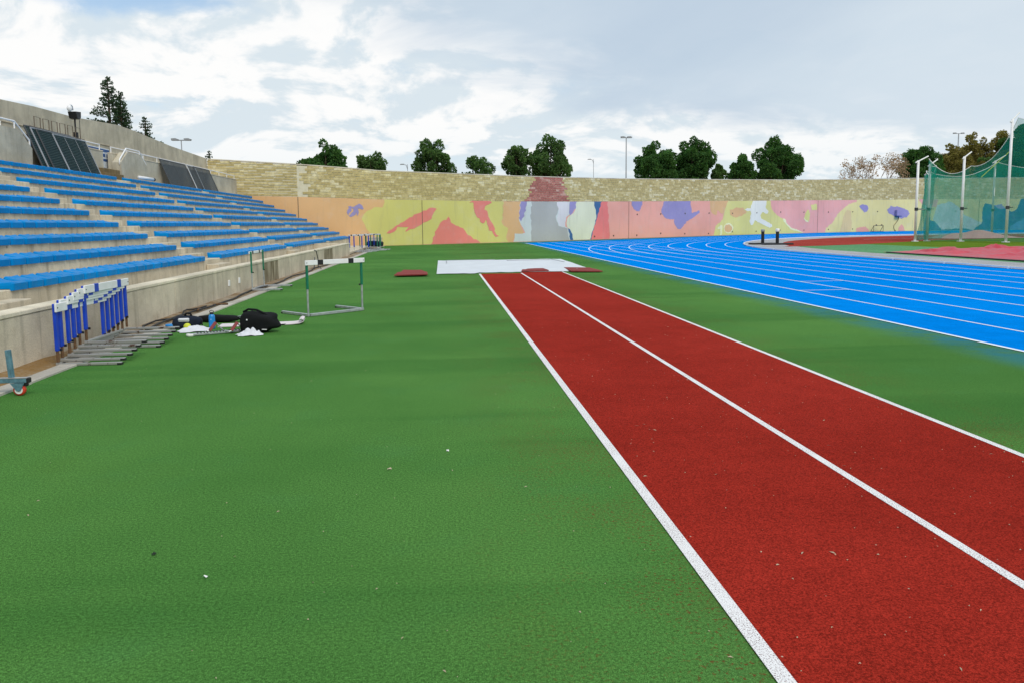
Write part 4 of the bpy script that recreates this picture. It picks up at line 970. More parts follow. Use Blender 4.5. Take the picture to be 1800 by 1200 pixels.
# ------------------------------------------------------------------ pit cover and mats
V = []; F = []; nx_, ny_ = 30, 44
for j in range(ny_ + 1):
    for i in range(nx_ + 1):
        u, v = i / nx_, j / ny_; x_ = -0.2 + (5.15 + 0.15 * v) * u; y_ = 24.05 + 8.2 * v
        e = min(u, 1 - u, v, 1 - v)
        V.append((x_, y_ - (0.40 if u < 0.255 else 0.0) * (1 - v) ** 6, 0.016 + 0.030 * min(1, e * 12) + 0.022 * max(0, noise.noise(Vector((x_ * 1.3, y_ * 0.8, 2)))) + 0.010 * noise.noise(Vector((x_*4, y_*3, 0)))))
for j in range(ny_):
    for i in range(nx_): F.append((j*(nx_+1)+i, j*(nx_+1)+i+1, (j+1)*(nx_+1)+i+1, (j+1)*(nx_+1)+i))
pc = thing('sand_pit_cover', 'flat white cover over the sand pit at the end of the runway', 'pit cover', (0, 0, 0))
mb = MB(); mb.add(V, F); mb.build('cover_sheet', M['white_cover'], pc, smooth=True)
for (xa, ya, xb, yb) in ((0.15, 31.4, 0.15, 29.2), (0.15, 31.4, 2.2, 31.55), (4.5, 31.5, 4.7, 28.8), (2.6, 30.6, 4.4, 30.8)):
    MB().tube([(xa, ya, 0.066), ((xa+xb)/2, (ya+yb)/2, 0.068), (xb, yb, 0.066)], 0.010, 5).build('hem_fold', M['lamp_grey'], pc)
def slab(label, pts, lift, seed, grp='red rubber mats by the sand pit'):
    cxm = sum(p[0] for p in pts) / len(pts); cym = sum(p[1] for p in pts) / len(pts)
    bm = bmesh.new(); f = bm.faces.new([bm.verts.new((p[0]-cxm, p[1]-cym, 0)) for p in pts]); f.normal_update(); bmesh.ops.triangulate(bm, faces=[f])
    bmesh.ops.subdivide_edges(bm, edges=bm.edges[:], cuts=5, use_grid_fill=True)
    for v in bm.verts: v.co.z = 0.045 + lift * (0.5 + 0.7 * noise.noise(Vector((v.co.x*1.5, v.co.y*1.2, seed)))) 
    ret = bmesh.ops.extrude_face_region(bm, geom=bm.faces[:])
    for v in [g for g in ret['geom'] if isinstance(g, bmesh.types.BMVert)]: v.co.z = max(v.co.z - 0.03, 0.012)
    bmesh.ops.recalc_face_normals(bm, faces=bm.faces)
    me = bpy.data.meshes.new('rubber_mat'); bm.to_mesh(me); bm.free(); me.materials.append(M['red_mat'])
    tag(link('rubber_mat', me, None, (cxm, cym, 0)), label, 'mat', grp)
slab('warped red rubber mat on the turf left of the white pit cover', [(-1.46, 22.7), (-0.46, 22.75), (-0.50, 24.0), (-0.74, 25.1), (-1.30, 24.9)], 0.07, 1)
slab('red rubber mat at the end of the right runway lane', [(2.52, 24.05), (3.42, 24.12), (3.38, 25.2), (2.66, 25.0)], 0.02, 3)
slab('red rubber mat on the turf right of the runway end', [(4.05, 23.5), (5.02, 23.3), (4.98, 25.2), (4.14, 25.5)], 0.02, 6)

# ------------------------------------------------------------------ things at the top of the stand
def fence_panel(label, y0, y1, off, ztop, mat, steel, zb=3.585, grp='fence panels leaning on the rear parapet', mids=2):
    t_ = thing('fence_panel', label, 'fence panel', (0, 0, 0), 0, grp)
    xb, xt = -13.70 + off * 0.6, -14.26 + off * 0.6
    P_ = lambda y_, k: (xb + (xt - xb) * k, y_, zb + (ztop - zb) * k)
    for y_ in (y0, y1): MB().tube([P_(y_, 0), P_(y_, 1.0)], 0.030, 8).build('upright', M[steel], t_)
    MB().tube([P_(y0, 0.02), P_(y1, 0.02)], 0.026, 8).build('frame_rail', M[steel], t_); MB().tube([P_(y0, 1.0), P_(y1, 1.0)], 0.026, 8).build('frame_rail', M[steel], t_)
    for k in range(mids):
        y_ = y0 + (y1 - y0) * (k + 1) / (mids + 1); MB().tube([P_(y_, 0.02), P_(y_, 0.98)], 0.016, 6).build('mid_rail', M[steel], t_)
    mb = MB(); mb.add([P_(y0, 0.02), P_(y1, 0.02), P_(y1, 0.99), P_(y0, 0.99)], [(0, 1, 2, 3)]); mb.build('mesh_infill', M[mat], t_)
    mb = MB()
    for k in range(22):
        f_ = 0.05 + 0.92 * k / 21; a_, c_ = P_(y0, f_), P_(y1, f_); mb.box(((a_[0]+c_[0])/2 + 0.012, (a_[1]+c_[1])/2, a_[2] + 0.005), (0.012, y1 - y0, 0.016))
    tag(mb.build('wires', M['wire_' + mat], t_), kind='stuff')
for k, (a, c, off, zt) in enumerate(((27.75, 31.0, -0.02, 5.10), (28.05, 31.25, 0.06, 5.06), (28.35, 31.6, 0.12, 5.04), (29.4, 31.95, 0.18, 5.0))):
    fence_panel(['rearmost black mesh fence panel of the left stack', 'second black mesh fence panel from the parapet in the left stack', 'third black mesh fence panel from the parapet in the left stack', 'front black mesh fence panel of the left stack, right of the others'][k], a, c, off, zt, 'dark_mesh', 'lamp_grey' if k % 2 else 'dark_steel')
fence_panel('grey mesh fence panel, left one of the far pair on the parapet', 40.2, 44.0, 0.0, 5.0, 'grey_mesh', 'dark_steel', mids=1)
fence_panel('narrow grey mesh fence panel between the two far wide ones', 44.25, 45.6, 0.02, 5.0, 'grey_mesh', 'galvanised', mids=0)
fence_panel('grey mesh fence panel, rightmost one beside the brick wall', 45.3, 48.25, 0.05, 5.0, 'grey_mesh', 'dark_steel', mids=1)
cb = thing('crowd_barrier', 'brown metal barrier of upright loops on the walkway above the black panels', 'barrier', (-14.75, 31.25, 3.7))
for k in range(6):
    y_ = -1.85 + 0.62 * k; MB().tube([(0, y_, 0.9), (0, y_, 1.93), (0, y_ + 0.42, 1.93), (0, y_ + 0.42, 0.9)], 0.017, 6).build('loop', M['brown_steel'], cb)
MB().tube([(0, -2.2, 0.0), (0, -2.2, 1.55), (0, 2.0, 1.5), (0, 2.0, 0.0)], 0.022, 6).build('frame', M['brown_steel'], cb)
MB().tube([(0, -2.2, 0.9), (0, 2.0, 0.9)], 0.022, 6).build('frame_rail', M['brown_steel'], cb)
cc = thing('security_camera_post', 'black post with a white dome camera and dark box at the top of the stand', 'camera post', (-14.85, 32.75, 3.7))
MB().tube([(0, 0, 0), (0, 0, 1.75)], 0.10, 10).build('post', M['black_plastic'], cc); MB().tube([(0, 0, 1.75), (0, 0, 2.35)], 0.035, 8).build('mast', M['black_plastic'], cc)
MB().prism([(-0.22, 2.56), (0.22, 2.60), (0.20, 2.38), (0.10, 2.28), (-0.12, 2.30)], 'X', -0.16, 0.16).build('floodlight_box', M['black_plastic'], cc)
MB().tube([(0, -0.12, 2.62), (0, -0.16, 2.78), (0.05, -0.40, 2.80), (0.06, -0.50, 2.76)], 0.03, 8).build('arm', M['white_paint'], cc, smooth=True)
blob(16, 10, lambda th, ph: (0.06 + 0.10*math.cos(ph)*math.cos(th), -0.52 + 0.10*math.cos(ph)*math.sin(th), 2.64 + 0.13*math.sin(ph))).build('dome', M['white_paint'], cc, smooth=True)
MB().tube([(0, 0, 1.0), (0.02, 0.35, 1.05), (0.02, 0.35, 2.3)], 0.012, 6).build('conduit', M['dark_steel'], cc)
def banner(label, y0, y1, z0, z1):
    t_ = thing('banner', label, 'banner', (-14.62, (y0 + y1) / 2, z0), 0, 'banners behind the rear parapet'); L = y1 - y0; H = z1 - z0
    MB().box((0, 0, H / 2), (0.03, L, H)).build('sheet', M['banner_white'], t_)
    for zz, hh in ((0.10, 0.16), (0.50, 0.10), (0.90, 0.12)): MB().box((0.018, 0, H * zz), (0.006, L, H * hh)).build('blue_band', M['banner_blue'], t_)
    n = int(L / 0.35)
    for k in range(n): MB().box((0.019, -L/2 + L * (k + 0.5) / n, H * 0.70), (0.006, L / n * 0.55, H * 0.14)).build('blue_print', M['banner_blue'], t_)
banner('blue and white banner behind the rear parapet in the stair opening', 31.6, 35.2, 3.98, 5.0)
banner('blue and white banner strip behind the parapet at the left edge', 20.0, 26.7, 4.3, 5.0)
wp = thing('white_tube', 'white tube with black end lying on the top seat row', 'tube', (-13.55, 36.4, 3.80), R(0))
MB().tube([(0, -0.8, 0), (0, 0.85, 0)], 0.075, 14).build('tube', M['white_board'], wp, smooth=True); MB().tube([(0, 0.851, 0), (0, 0.98, 0)], 0.082, 14).build('end_cap', M['black_plastic'], wp)

# ------------------------------------------------------------------ infield things
for k, (xx, yy, lb) in enumerate(((21.2, 48.3, 'black weighted post on the grey strip, left of the pair'), (21.75, 47.3, 'black weighted post with white cap, right of the pair'))):
    t_ = thing('marker_post', lb, 'post', (xx, yy, 0.014), 0, 'black marker posts on the infield edge')
    MB().box((0, 0, 0.05), (1.9 if k else 1.7, 0.75, 0.10), rotz(0.1 - 0.2*k), ch=0.03).build('base', M['black_plastic'], t_)
    MB().tube([(0, 0, 0.09), (0, 0, 0.84)], 0.105, 12).build('post', M['black_plastic'], t_)
    MB().lathe([(0.11, 0.84), (0.13, 0.86), (0.13, 0.97 + 0.05*k), (0.08, 1.0 + 0.05*k)], (0, 0, 0), 12).build('cap', M['white_board' if k else 'lamp_grey'], t_, smooth=True)
gx_, gy_, gnx, gny = wall_at(83.65)
gf = thing('small_goal_frame', 'small thin metal goal frame standing against the mural', 'goal frame', (gx_ + gnx * 0.7, gy_ + gny * 0.7, 0.012), math.atan2(gnx, -gny))
MB().tube([(-0.85, 0, 0), (-0.85, 0, 0.78), (0.85, 0, 0.78), (0.85, 0, 0)], 0.035, 6).build('front_frame', M['brown_steel'], gf)
MB().tube([(-0.85, 0, 0.02), (-0.85, 0.45, 0.02), (0.85, 0.45, 0.02), (0.85, 0, 0.02)], 0.03, 6).build('ground_frame', M['brown_steel'], gf)
for s in (-1, 1): MB().tube([(s*0.85, 0.0, 0.78), (s*0.85, 0.45, 0.02)], 0.03, 6).build('stay', M['brown_steel'], gf)
for xx in (-0.40, 0.55): MB().box((xx, 0.0, 0.86), (0.18, 0.12, 0.16), ch=0.02).build('clip', M['brown_steel'], gf)
# red tarpaulin over a pit
V = []; F = []; nx_, ny_ = 46, 90
for j in range(ny_ + 1):
    for i in range(nx_ + 1):
        u, v = i / nx_, j / ny_; x_ = 20.95 + 6.3 * u; y_ = 5 + (29.2 + 2.0 * u) * v
        e = min(1, 5 * min(u, 1 - u), 12 * (1 - v))
        fold = abs(noise.noise(Vector((x_*0.9, y_*0.45, 0)))) + 0.6 * abs(noise.noise(Vector((x_*1.9 + y_*0.8, y_*0.9, 4)))) + 0.3 * abs(noise.noise(Vector((x_*4, y_*3, 7))))
        V.append((x_ + 0.25 * noise.noise(Vector((y_*0.7, u*3, 2))), y_ + 0.3 * noise.noise(Vector((x_*0.8, v*3, 5))), 0.03 + e * (0.05 + 0.46 * fold * (0.5 + 0.5 * u))))
for j in range(ny_):
    for i in range(nx_): F.append((j*(nx_+1)+i, j*(nx_+1)+i+1, (j+1)*(nx_+1)+i+1, (j+1)*(nx_+1)+i))
tp = thing('tarpaulin', 'crumpled red tarpaulin spread beside the blue track', 'tarpaulin', (0, 0, 0))
mb = MB(); mb.add(V, F); mb.build('cover_sheet', M['red_tarp'], tp, smooth=True)
MB().box((20.98, 19.0, 0.035), (0.16, 29.5, 0.05), rotz(0.003), ch=0.01).build('underside_line', M['black_plastic'], tp)  # black strip drawn for the dark line along the sheet's underside
V = []; F = []
for j in range(21):
    for i in range(21):
        u, v = i / 20 * 2 - 1, j / 20 * 2 - 1
        V.append((3.6 * u, 2.4 * v, 0.02 + 0.75 * max(0, 1 - math.hypot(u, v)) ** 0.9 * (0.8 + 0.4 * noise.noise(Vector((u*2, v*2, 0))))))
for j in range(20):
    for i in range(20): F.append((j*21+i, j*21+i+1, (j+1)*21+i+1, (j+1)*21+i))
mb = MB(); mb.add(V, F); tag(mb.build('landing_mat_cover', M['pale_red_tarp'], None, True, (43.2, 57.8, 0.012)), 'faded pinkish sheet over a low heap behind the green net', 'cover')

# throwing cage
cg = thing('throwing_cage', 'throwing cage of tall white poles hung with dark green netting', 'cage', (0, 0, 0.01))
PL = [((32.98, 49.94), 5.62, (33.8, 50.1, 5.92)), ((34.06, 50.24), 5.4, (34.7, 50.4, 5.72)), ((35.46, 48.69), 5.78, (36.1, 48.9, 6.1)), ((36.48, 45.79), 7.88, (37.1, 46.0, 8.32)), ((46.73, 60.33), 6.42, (47.6, 60.3, 6.86)), ((37.6, 42.3), 7.9, (38.3, 42.5, 8.3)), ((52.5, 57.5), 6.4, (52.2, 57.0, 6.8))]
for k, ((px_, py_), H, tip) in enumerate(PL):
    MB().tube([(px_, py_, 0), (px_, py_, H)], [0.088, 0.078], 10).build('pole', M['white_paint'], cg, smooth=True)
    MB().box((px_, py_, 0.03), (0.34, 0.34, 0.05), ch=0.01).build('base_plate', M['white_paint'], cg)
    a = Vector((px_, py_, H - 0.06)); d_ = (Vector(tip) - a)
    MB().tube([a - d_ * 0.28, a + d_], 0.045, 8).build('arm', M['white_paint'], cg)
    MB().tube([(px_, py_, 2.16), (px_, py_, 2.36)], 0.12, 10).build('clamp', M['dark_steel'], cg)
    MB().tube([(px_, py_, 2.26), (px_ + 0.55, py_ + 0.25, 2.28)], 0.03, 6).build('winch_handle', M['dark_steel'], cg)
MB().tube([(32.98, 49.94, 2.26), (34.06, 50.24, 2.22)], 0.035, 6).build('brace', M['lamp_grey'], cg)
def net(path, tops, sags, pinch=None, seg=14, name='net'):
    V = []; n = 0; rows = 16
    cols = []
    for k in range(len(path) - 1):
        for i in range(seg + (1 if k == len(path) - 2 else 0)):
            s = i / seg; x_ = path[k][0] + (path[k+1][0]-path[k][0])*s; y_ = path[k][1] + (path[k+1][1]-path[k][1])*s
            zt = tops[k] + (tops[k+1]-tops[k])*s - sags[k] * 4 * s * (1 - s)
            tx, ty = path[k+1][0]-path[k][0], path[k+1][1]-path[k][1]; L = math.hypot(tx, ty); cols.append((x_, y_, zt, -ty/L, tx/L))
    for (x_, y_, zt, nx2, ny2) in cols:
        for r_ in range(rows + 1):
            z_ = 0.03 + (zt - 0.03) * r_ / rows
            w_ = 0.16 * noise.noise(Vector((x_*1.3, y_*1.3, z_*0.5))) + 0.10 * noise.noise(Vector((x_*3, y_*3, z_)))
            pull = pinch(x_, y_, z_) if pinch else (0, 0)
            V.append((x_ + nx2*w_ + pull[0], y_ + ny2*w_ + pull[1], z_))
    F = [(i*(rows+1)+r_, (i+1)*(rows+1)+r_, (i+1)*(rows+1)+r_+1, i*(rows+1)+r_+1) for i in range(len(cols)-1) for r_ in range(rows)]
    mb = MB(); mb.add(V, F); o = mb.build(name, M['green_net'], cg, smooth=True)
    MB().tube([V[i*(rows+1)+rows] for i in range(len(cols))], 0.022, 5).build('head_rope', M['white_paint'] if len(path) > 3 else M['green_sleeve'], o)
    return o
net([(33.85, 50.1), (36.1, 48.9), (37.1, 46.0), (38.3, 42.5)], [5.75, 5.15, 8.0, 8.0], [0.75, 0.9, 0.4], pinch=lambda x_, y_, z_: (-0.35 * max(0, 1 - abs(z_ - 2.2) / 2.2) * max(0, 1 - abs(x_ - 33.85) / 0.8), 0))
net([(33.9, 50.12), (34.7, 50.5), (35.0, 51.9), (36.6, 54.5)], [5.6, 5.3, 5.0, 5.2], [0.2, 0.5, 0.3], pinch=lambda x_, y_, z_: (-0.55 * max(0, 1 - z_ / 4.8) * max(0, 1 - abs(x_ - 35) / 1.4), 0))
net([(36.6, 54.5), (41.5, 58.2), (46.9, 60.3), (52.5, 57.5)], [5.2, 5.0, 6.3, 6.2], [0.1, 0.35, 0.6])
MB().tube([(44.9, 59.5, 5.0), (48.4, 60.6, 7.4)], 0.03, 6).build('tilt_rod', M['yellow_rubber'], cg)

# ------------------------------------------------------------------ lamp posts
def lamp(label, x_, y_, z_, bar, r_=0.10, arm='T'):
    t_ = thing('lamp_post', label, 'lamp post', (x_, y_, -0.03), 0)
    MB().tube([(0, 0, 0), (0, 0, z_)], [r_, r_*0.7], 8).build('pole', M['lamp_grey'], t_, smooth=True)
    if arm == 'T':
        MB().tube([(-bar/2, 0, z_), (bar/2, 0, z_)], 0.05, 6).build('cross_arm', M['lamp_grey'], t_)
        for s in (-1, 1): MB().prism([(-0.28, -0.10), (0.28, -0.10), (0.34, 0.02), (0.1, 0.12), (-0.3, 0.10)], 'Y', -0.18, 0.18).build('lamp_head', M['lamp_grey'], t_, loc=(s*bar/2*0.78, 0, z_ + 0.06))
    else:
        MB().tube([(0, 0, z_ - 0.6), (-0.15, 0, z_ - 0.1), (-0.5, 0, z_)], 0.04, 6).build('curved_arm', M['lamp_grey'], t_)
        MB().prism([(-0.9, -0.06), (-0.4, -0.05), (-0.4, 0.06), (-0.8, 0.05)], 'Y', -0.12, 0.12).build('lamp_head', M['lamp_grey'], t_, loc=(0, 0, z_))
lamp('tall lamp post with twin heads standing left of the big round pines', 24.7, 100, 12.8, 1.15)
lamp('thin lone pole behind the wall between the trees and the tall lamp post', 22.3, 110, 10.8, 0.4, 0.05, 'C')
lamp('lamp post with flat twin heads among the olive trees', 100.5, 140, 18.1, 2.1, 0.14)
lamp('lamp post head just over the rear concrete wall', -24.5, 75, 9.75, 1.5, 0.07)
lamp('tiny curved street lamp left of the third tree', -3.9, 90, 8.6, 0.5, 0.05, 'C')

# ------------------------------------------------------------------ trees
def rnd_dir(rng):
    z_ = rng.uniform(-1, 1); a = rng.uniform(0, 2*math.pi); r_ = math.sqrt(1 - z_*z_); return Vector((r_*math.cos(a), r_*math.sin(a), z_))
def tuft(V, F, p, d_, s, rng, k=2, slim=0.45):
    for _ in range(k):
        a = (d_ + rnd_dir(rng) * 0.9).normalized(); b_ = a.orthogonal().normalized(); b_ = (b_ * math.cos(rng.uniform(0, 6.28)) + a.cross(b_) * math.sin(rng.uniform(0, 6.28))).normalized()
        L = s * rng.uniform(0.6, 1.25); w_ = L * slim * rng.uniform(0.7, 1.3); o = len(V)
        V += [tuple(p - b_*w_*0.4), tuple(p + a*L*0.55 - b_*w_), tuple(p + a*L), tuple(p + a*L*0.5 + b_*w_)]
        F.append((o, o+1, o+2, o+3))
def crown_tree(name, label, x_, y_, top, wd, hgt, n_lobe, n_tuft, size, leaf, bark, seed, dome=0.5, spires=(), group=None, sparse=False, cat='tree'):
    rng = random.Random(seed)
    t_ = thing(name, label, cat, (x_, y_, -0.03), 0, group)
    zc_ = top - hgt / 2; lobes = []
    for k in range(n_lobe):
        for _ in range(40):
            d_ = rnd_dir(rng) * (rng.uniform(0.15, 1) ** 0.5)
            env = 1.0 - dome * max(0, d_.z) ** 2
            p = Vector((d_.x * wd * 0.43 * env, d_.y * wd * 0.43 * env, d_.z * hgt * 0.44)); break
        r_ = wd * rng.uniform(0.055, 0.125) * (1.15 - 0.30 * abs(d_.z))
        lobes.append((p, r_))
    for (dx_, dz_, r_) in spires: lobes.append((Vector((dx_, 0, dz_)), r_))
    V = []; F = []; tot = sum(l[1] ** 2 for l in lobes)
    for (p, r_) in lobes:
        m_ = int(n_tuft * r_ * r_ / tot)
        for _ in range(m_):
            d_ = rnd_dir(rng); rad = r_ * (rng.uniform(0.35, 1.0) ** 0.45) * (1 + 0.35 * noise.noise(p + d_ * 1.7))
            q = p + Vector((d_.x * rad, d_.y * rad, d_.z * rad * 1.05))
            tuft(V, F, q + Vector((0, 0, zc_)), (d_ * 0.8 + Vector((0, 0, 0.5))).normalized(), size, rng, 2)
    mb = MB(); mb.add(V, F); mb.build('crown', M[leaf], t_, fix=False)
    mb = MB(); r0 = max(0.12, wd * 0.032)
    path = [(0.10 * math.sin(k), 0.08 * math.cos(k * 1.3), (top - hgt * 0.22) * k / 6) for k in range(7)]
    mb.tube(path, [r0 * (1.15 - 0.13 * k) for k in range(7)], 8)
    for k, (p, r_) in enumerate(lobes):
        s = rng.uniform(0.35, 0.72); base = Vector((0.1*math.sin(s*6), 0.08*math.cos(s*7.8), (top - hgt * 0.22) * max(s, (zc_ - hgt*0.45) / top)))
        e = p + Vector((0, 0, zc_)); mid_ = (base + e) / 2 + Vector((0, 0, -0.2))
        mb.tube([base, mid_, e], [r0*0.42, r0*0.28, r0*0.10], 6)
    mb.build('trunk', M[bark], t_, fix=False)
    return t_
TREES = [
 ('round_tree', 'dark bushy tree with two thin spires on top, just right of the grandstand end', 577, 250, 88, 104, 7, 'pine', ((-0.35, 4.3, 0.55), (1.1, 3.6, 0.5), (-3.0, 1.3, 0.9))),
 ('round_tree', 'small airy round tree second from the left above the brick wall', 657, 263, 54, 108, 7, 'poplar', ()),
 ('round_tree', 'upright tree with several pointed tops, third along the brick wall', 761, 246, 72, 110, 7, 'poplar', ((-0.8, 3.2, 0.8), (1.0, 3.0, 0.8))),
 ('round_tree', 'low bushy pair-topped tree left of the tall twin trees', 841, 271, 68, 112, 7, 'poplar', ((-0.9, 2.6, 0.8),)),
 ('round_tree', 'narrow tree at the left of the twin trees above the red painted bricks', 911, 253, 50, 112, 7, 'poplar', ()),
 ('round_tree', 'tall round tree right above the red painted bricks', 966, 241, 78, 114, 8, 'poplar', ()),
 ('pine_tree', 'broad dense round pine right beside the tall lamp post', 1151, 245, 90, 118, 8, 'pine', ()),
 ('pine_tree', 'dense round pine joined to the right of the lamp post pine', 1217, 243, 76, 119, 8, 'pine', ()),
 ('pine_tree', 'small thin shrub-like tree at the foot of the big twin pines', 1263, 290, 26, 116, 5, 'poplar', ()),
 ('pine_tree', 'smaller round pine left of the big lone pine', 1303, 272, 50, 122, 7, 'pine', ()),
 ('pine_tree', 'big round lone pine over the pink part of the mural', 1363, 243, 84, 124, 8, 'pine', ()),
 ('pine_tree', 'dark dense pine rising left of the throwing cage', 1617, 252, 70, 134, 8, 'pine', ()),
 ('olive_tree', 'olive brown tree seen left of the lamp post behind the cage', 1672, 250, 50, 140, 8, 'olive', ()),
 ('olive_tree', 'loose olive tree seen just right of the lamp post behind the cage', 1712, 230, 52, 142, 8, 'olive', ()),
 ('olive_tree', 'tall olive brown tree behind the tallest cage pole', 1758, 224, 70, 142, 9, 'olive', ()),
 ('olive_tree', 'low yellowish bush-like tree behind the cage net beside the brick wall', 1700, 270, 70, 137, 8, 'olive', ()),
 ('pine_tree', 'low green tree behind the net left of the tallest cage pole', 1742, 262, 60, 135, 8, 'poplar', ()),
 ('pine_tree', 'large green tree at the right edge behind the cage net', 1806, 203, 80, 136, 9, 'pine', ()),
]
HOR = lambda px_: 394 - 0.01 * (px_ - 777)
for k, (nm, lb, px_, pyt, wpx, D, nl, kind, sp) in enumerate(TREES):
    x_ = (px_ - 777) / 1320 * D * 0.9915 + 0.0 + (0.0); 
    top = 1.58 + (HOR(px_) - pyt) / 1320 * D * 1.01; wd = wpx / 1320 * D * 1.12
    # perspective of the slightly turned view: scale by depth along the optical axis
    dep = (D * 0.9909 + x_ * 0.0909); wd *= dep / D; top = 1.58 + (HOR(px_) - pyt) / 1320 * dep
    x_ = ((px_ - 900 + 1.3) / 1320 * dep * 1.0 + 0.0913 * D) / 0.9958
    leaf, bark, dens, sz = dict(pine=('pine_leaf', 'bark', 17000, 0.26), poplar=('poplar_leaf', 'bark', 10500, 0.26), olive=('olive_leaf', 'bark', 9000, 0.28))[kind]
    crown_tree(nm, lb, x_, D, top, wd, wd * (1.25 if kind != 'olive' else 1.45), nl * (11 if kind == 'pine' else 7), int(dens * max(0.5, (wd / 7.6) ** 2)), sz, leaf, bark, 100 + k, 0.35, sp, 'trees beyond the curved wall')
# branching helper for the bare tree and conifers
def branchy(name, label, x_, y_, top, wd, seed, leaf, bark):
    rng = random.Random(seed); t_ = thing(name, label, 'tree', (x_, y_, -0.03), 0, 'trees beyond the curved wall'); mb = MB(); V = []; F = []
    def grow(p, d_, L, r_, lev):
        q = p + d_ * L; m_ = p + d_ * L * 0.5 + rnd_dir(rng) * L * 0.08
        mb.tube([p, m_, q], [r_, r_*0.8, r_*0.6], 5, cap=False)
        if lev >= 5:
            for _ in range(9): tuft(V, F, q + rnd_dir(rng) * 0.45, d_, 0.20, rng, 2, 0.5)
            return
        for _ in range(3 if lev < 4 else 2):
            nd = (d_ + rnd_dir(rng) * 0.75 + Vector((0, 0, 0.12))).normalized(); grow(q, nd, L * rng.uniform(0.62, 0.82), r_ * 0.6, lev + 1)
    for k in range(4):
        a = k * 1.57 + rng.uniform(-0.4, 0.4); grow(Vector((0, 0, top * 0.30)), Vector((math.cos(a)*0.75*wd/9, math.sin(a)*0.55, 0.95)).normalized(), top * 0.19, 0.11, 1)
    mb.tube([(0, 0, 0), (0.1, 0, top * 0.16), (0, 0, top * 0.31)], [0.24, 0.20, 0.16], 8)
    mb.build('trunk', M[bark], t_, fix=False); c_ = MB(); c_.add(V, F); c_.build('crown', M[leaf], t_, fix=False)
    zs = [v[2] for v in V]; return t_
branchy('bare_tree', 'sparse pinkish autumn tree showing its branches left of the dark pine', 75.2, 126, 15.2, 10.0, 5, 'pink_leaf', 'pale_bark')
def conifer(name, label, x_, y_, top, wd, z0, seed, twin=False, n=26):
    rng = random.Random(seed); t_ = thing(name, label, 'tree', (x_, y_, -0.03), 0, 'conifers behind the grandstand'); mb = MB(); V = []; F = []
    stems = [(0.0, top, 1.0)] + ([(wd * 0.26, top - (top - z0) * 0.27, 0.62)] if twin else [])
    for (sx, tp_, sc) in stems:
        mb.tube([(sx*0.2, 0, 0), (sx, 0, z0), (sx, 0, tp_)], [0.16*sc + 0.04, 0.12*sc + 0.02, 0.02], 7)
        for k in range(n):
            f = (k + 0.5) / n; z_ = z0 - 1.2 + (tp_ - z0 + 1.2) * f; r_ = wd * 0.52 * sc * (1 - f) ** 0.82 + 0.10
            for b_ in range(7):
                a = rng.uniform(0, 6.283); L = r_ * rng.uniform(0.55, 1.18); d_ = Vector((math.cos(a), math.sin(a), 0.10)); base = Vector((sx, 0, z_)); e = base + d_ * L + Vector((0, 0, 0.10 * L))
                mb.tube([base, e], [0.025, 0.008], 4, cap=False)
                for j in range(max(3, int(L * 22))):
                    s = rng.uniform(0.2, 1.0); tuft(V, F, base + (e - base) * s + rnd_dir(rng) * 0.06, (d_ + Vector((0, 0, 0.3))).normalized(), 0.12, rng, 2, 0.4)
        for j in range(14): tuft(V, F, Vector((sx, 0, tp_ - 0.06 * j)), Vector((0, 0, 1)), 0.2, rng, 1, 0.3)
    mb.build('trunk', M['bark'], t_, fix=False); c_ = MB(); c_.add(V, F); c_.build('crown', M['spruce_leaf'], t_, fix=False)
conifer('conifer', 'tall dark conifer with a second leader rising behind the grandstand wall', -24.7, 60, 12.75, 3.3, 8.6, 3, True)
conifer('conifer', 'smaller conifer top just right of the tall one behind the wall', -22.9, 62, 10.1, 1.9, 8.0, 4, False, 14)
conifer('conifer', 'tiny conifer top at the corner where the brick wall begins', -22.0, 75, 8.75, 1.1, 7.5, 6, False, 10)
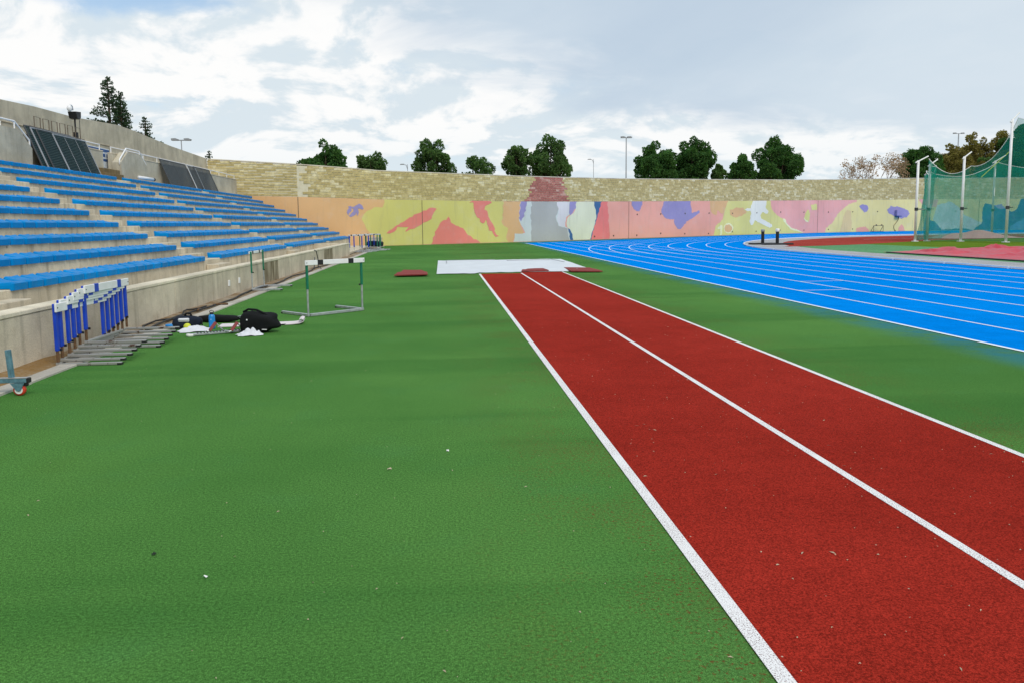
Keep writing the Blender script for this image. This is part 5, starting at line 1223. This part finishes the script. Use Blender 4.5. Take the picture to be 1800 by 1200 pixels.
conifer('conifer', 'tiny twig of a conifer top over the sloping end of the rear wall', -26.3, 75, 9.6, 0.5, 8.4, 9, False, 8)

# ------------------------------------------------------------------ litter
def scrap(name, label, x_, y_, s, mat, cat, z_=0.004):
    rng = random.Random(int(x_ * 100)); V = [(0, 0, 0.012)]; n = 7
    for k in range(n):
        a = 6.283 * k / n; r_ = s * rng.uniform(0.6, 1.15); V.append((r_*math.cos(a), r_*0.7*math.sin(a), rng.uniform(0.0, 0.014)))
    mb = MB(); mb.add(V, [(0, 1+k, 1+(k+1) % n) for k in range(n)]); tag(mb.build(name, M[mat], None, False, (x_, y_, z_)), label, cat)
scrap('paper_scrap', 'white paper scrap alone on the turf near the camera', -1.10, 3.37, 0.014, 'paper', 'scrap')
scrap('paper_scrap', 'tiny white paper scrap on the turf left of the runway line', 0.01, 5.14, 0.012, 'paper', 'scrap')
scrap('paper_scrap', 'faint pale scrap on the turf between the other two scraps', -0.37, 4.79, 0.016, 'tan_speck', 'scrap')
scrap('leaf', 'small dark leaf on the turf left of the near paper scrap', -1.42, 3.64, 0.018, 'dry_leaf', 'leaf')
rng = random.Random(3); V = []; F = []
for k in range(420):
    if k < 260: x_, y_ = rng.uniform(1.2, 3.8), 2.0 + 10 * rng.random() ** 1.6
    else: x_, y_ = rng.uniform(-3.8, 1.1), 2.0 + 11 * rng.random() ** 1.4
    s = rng.uniform(0.0018, 0.005) * (1.0 if k < 260 else 0.8); a = rng.uniform(0, 6.28); L = s * rng.choice((1, 1, 1.4, 2.2, 4.0))
    c_, s_ = math.cos(a), math.sin(a); o = len(V); z_ = 0.009 if k < 260 else 0.003
    V += [(x_ + c_*L, y_ + s_*L, z_), (x_ - s_*s, y_ + c_*s, z_ + 0.004), (x_ - c_*L, y_ - s_*L, z_), (x_ + s_*s, y_ - c_*s, z_ + 0.002)]; F.append((o, o+1, o+2, o+3))
mb = MB(); mb.add(V, F); tag(mb.build('litter_specks', M['tan_speck'], fix=False), 'tiny pale specks scattered over the runway and turf', 'litter', kind='stuff')
bpy.context.view_layer.update()
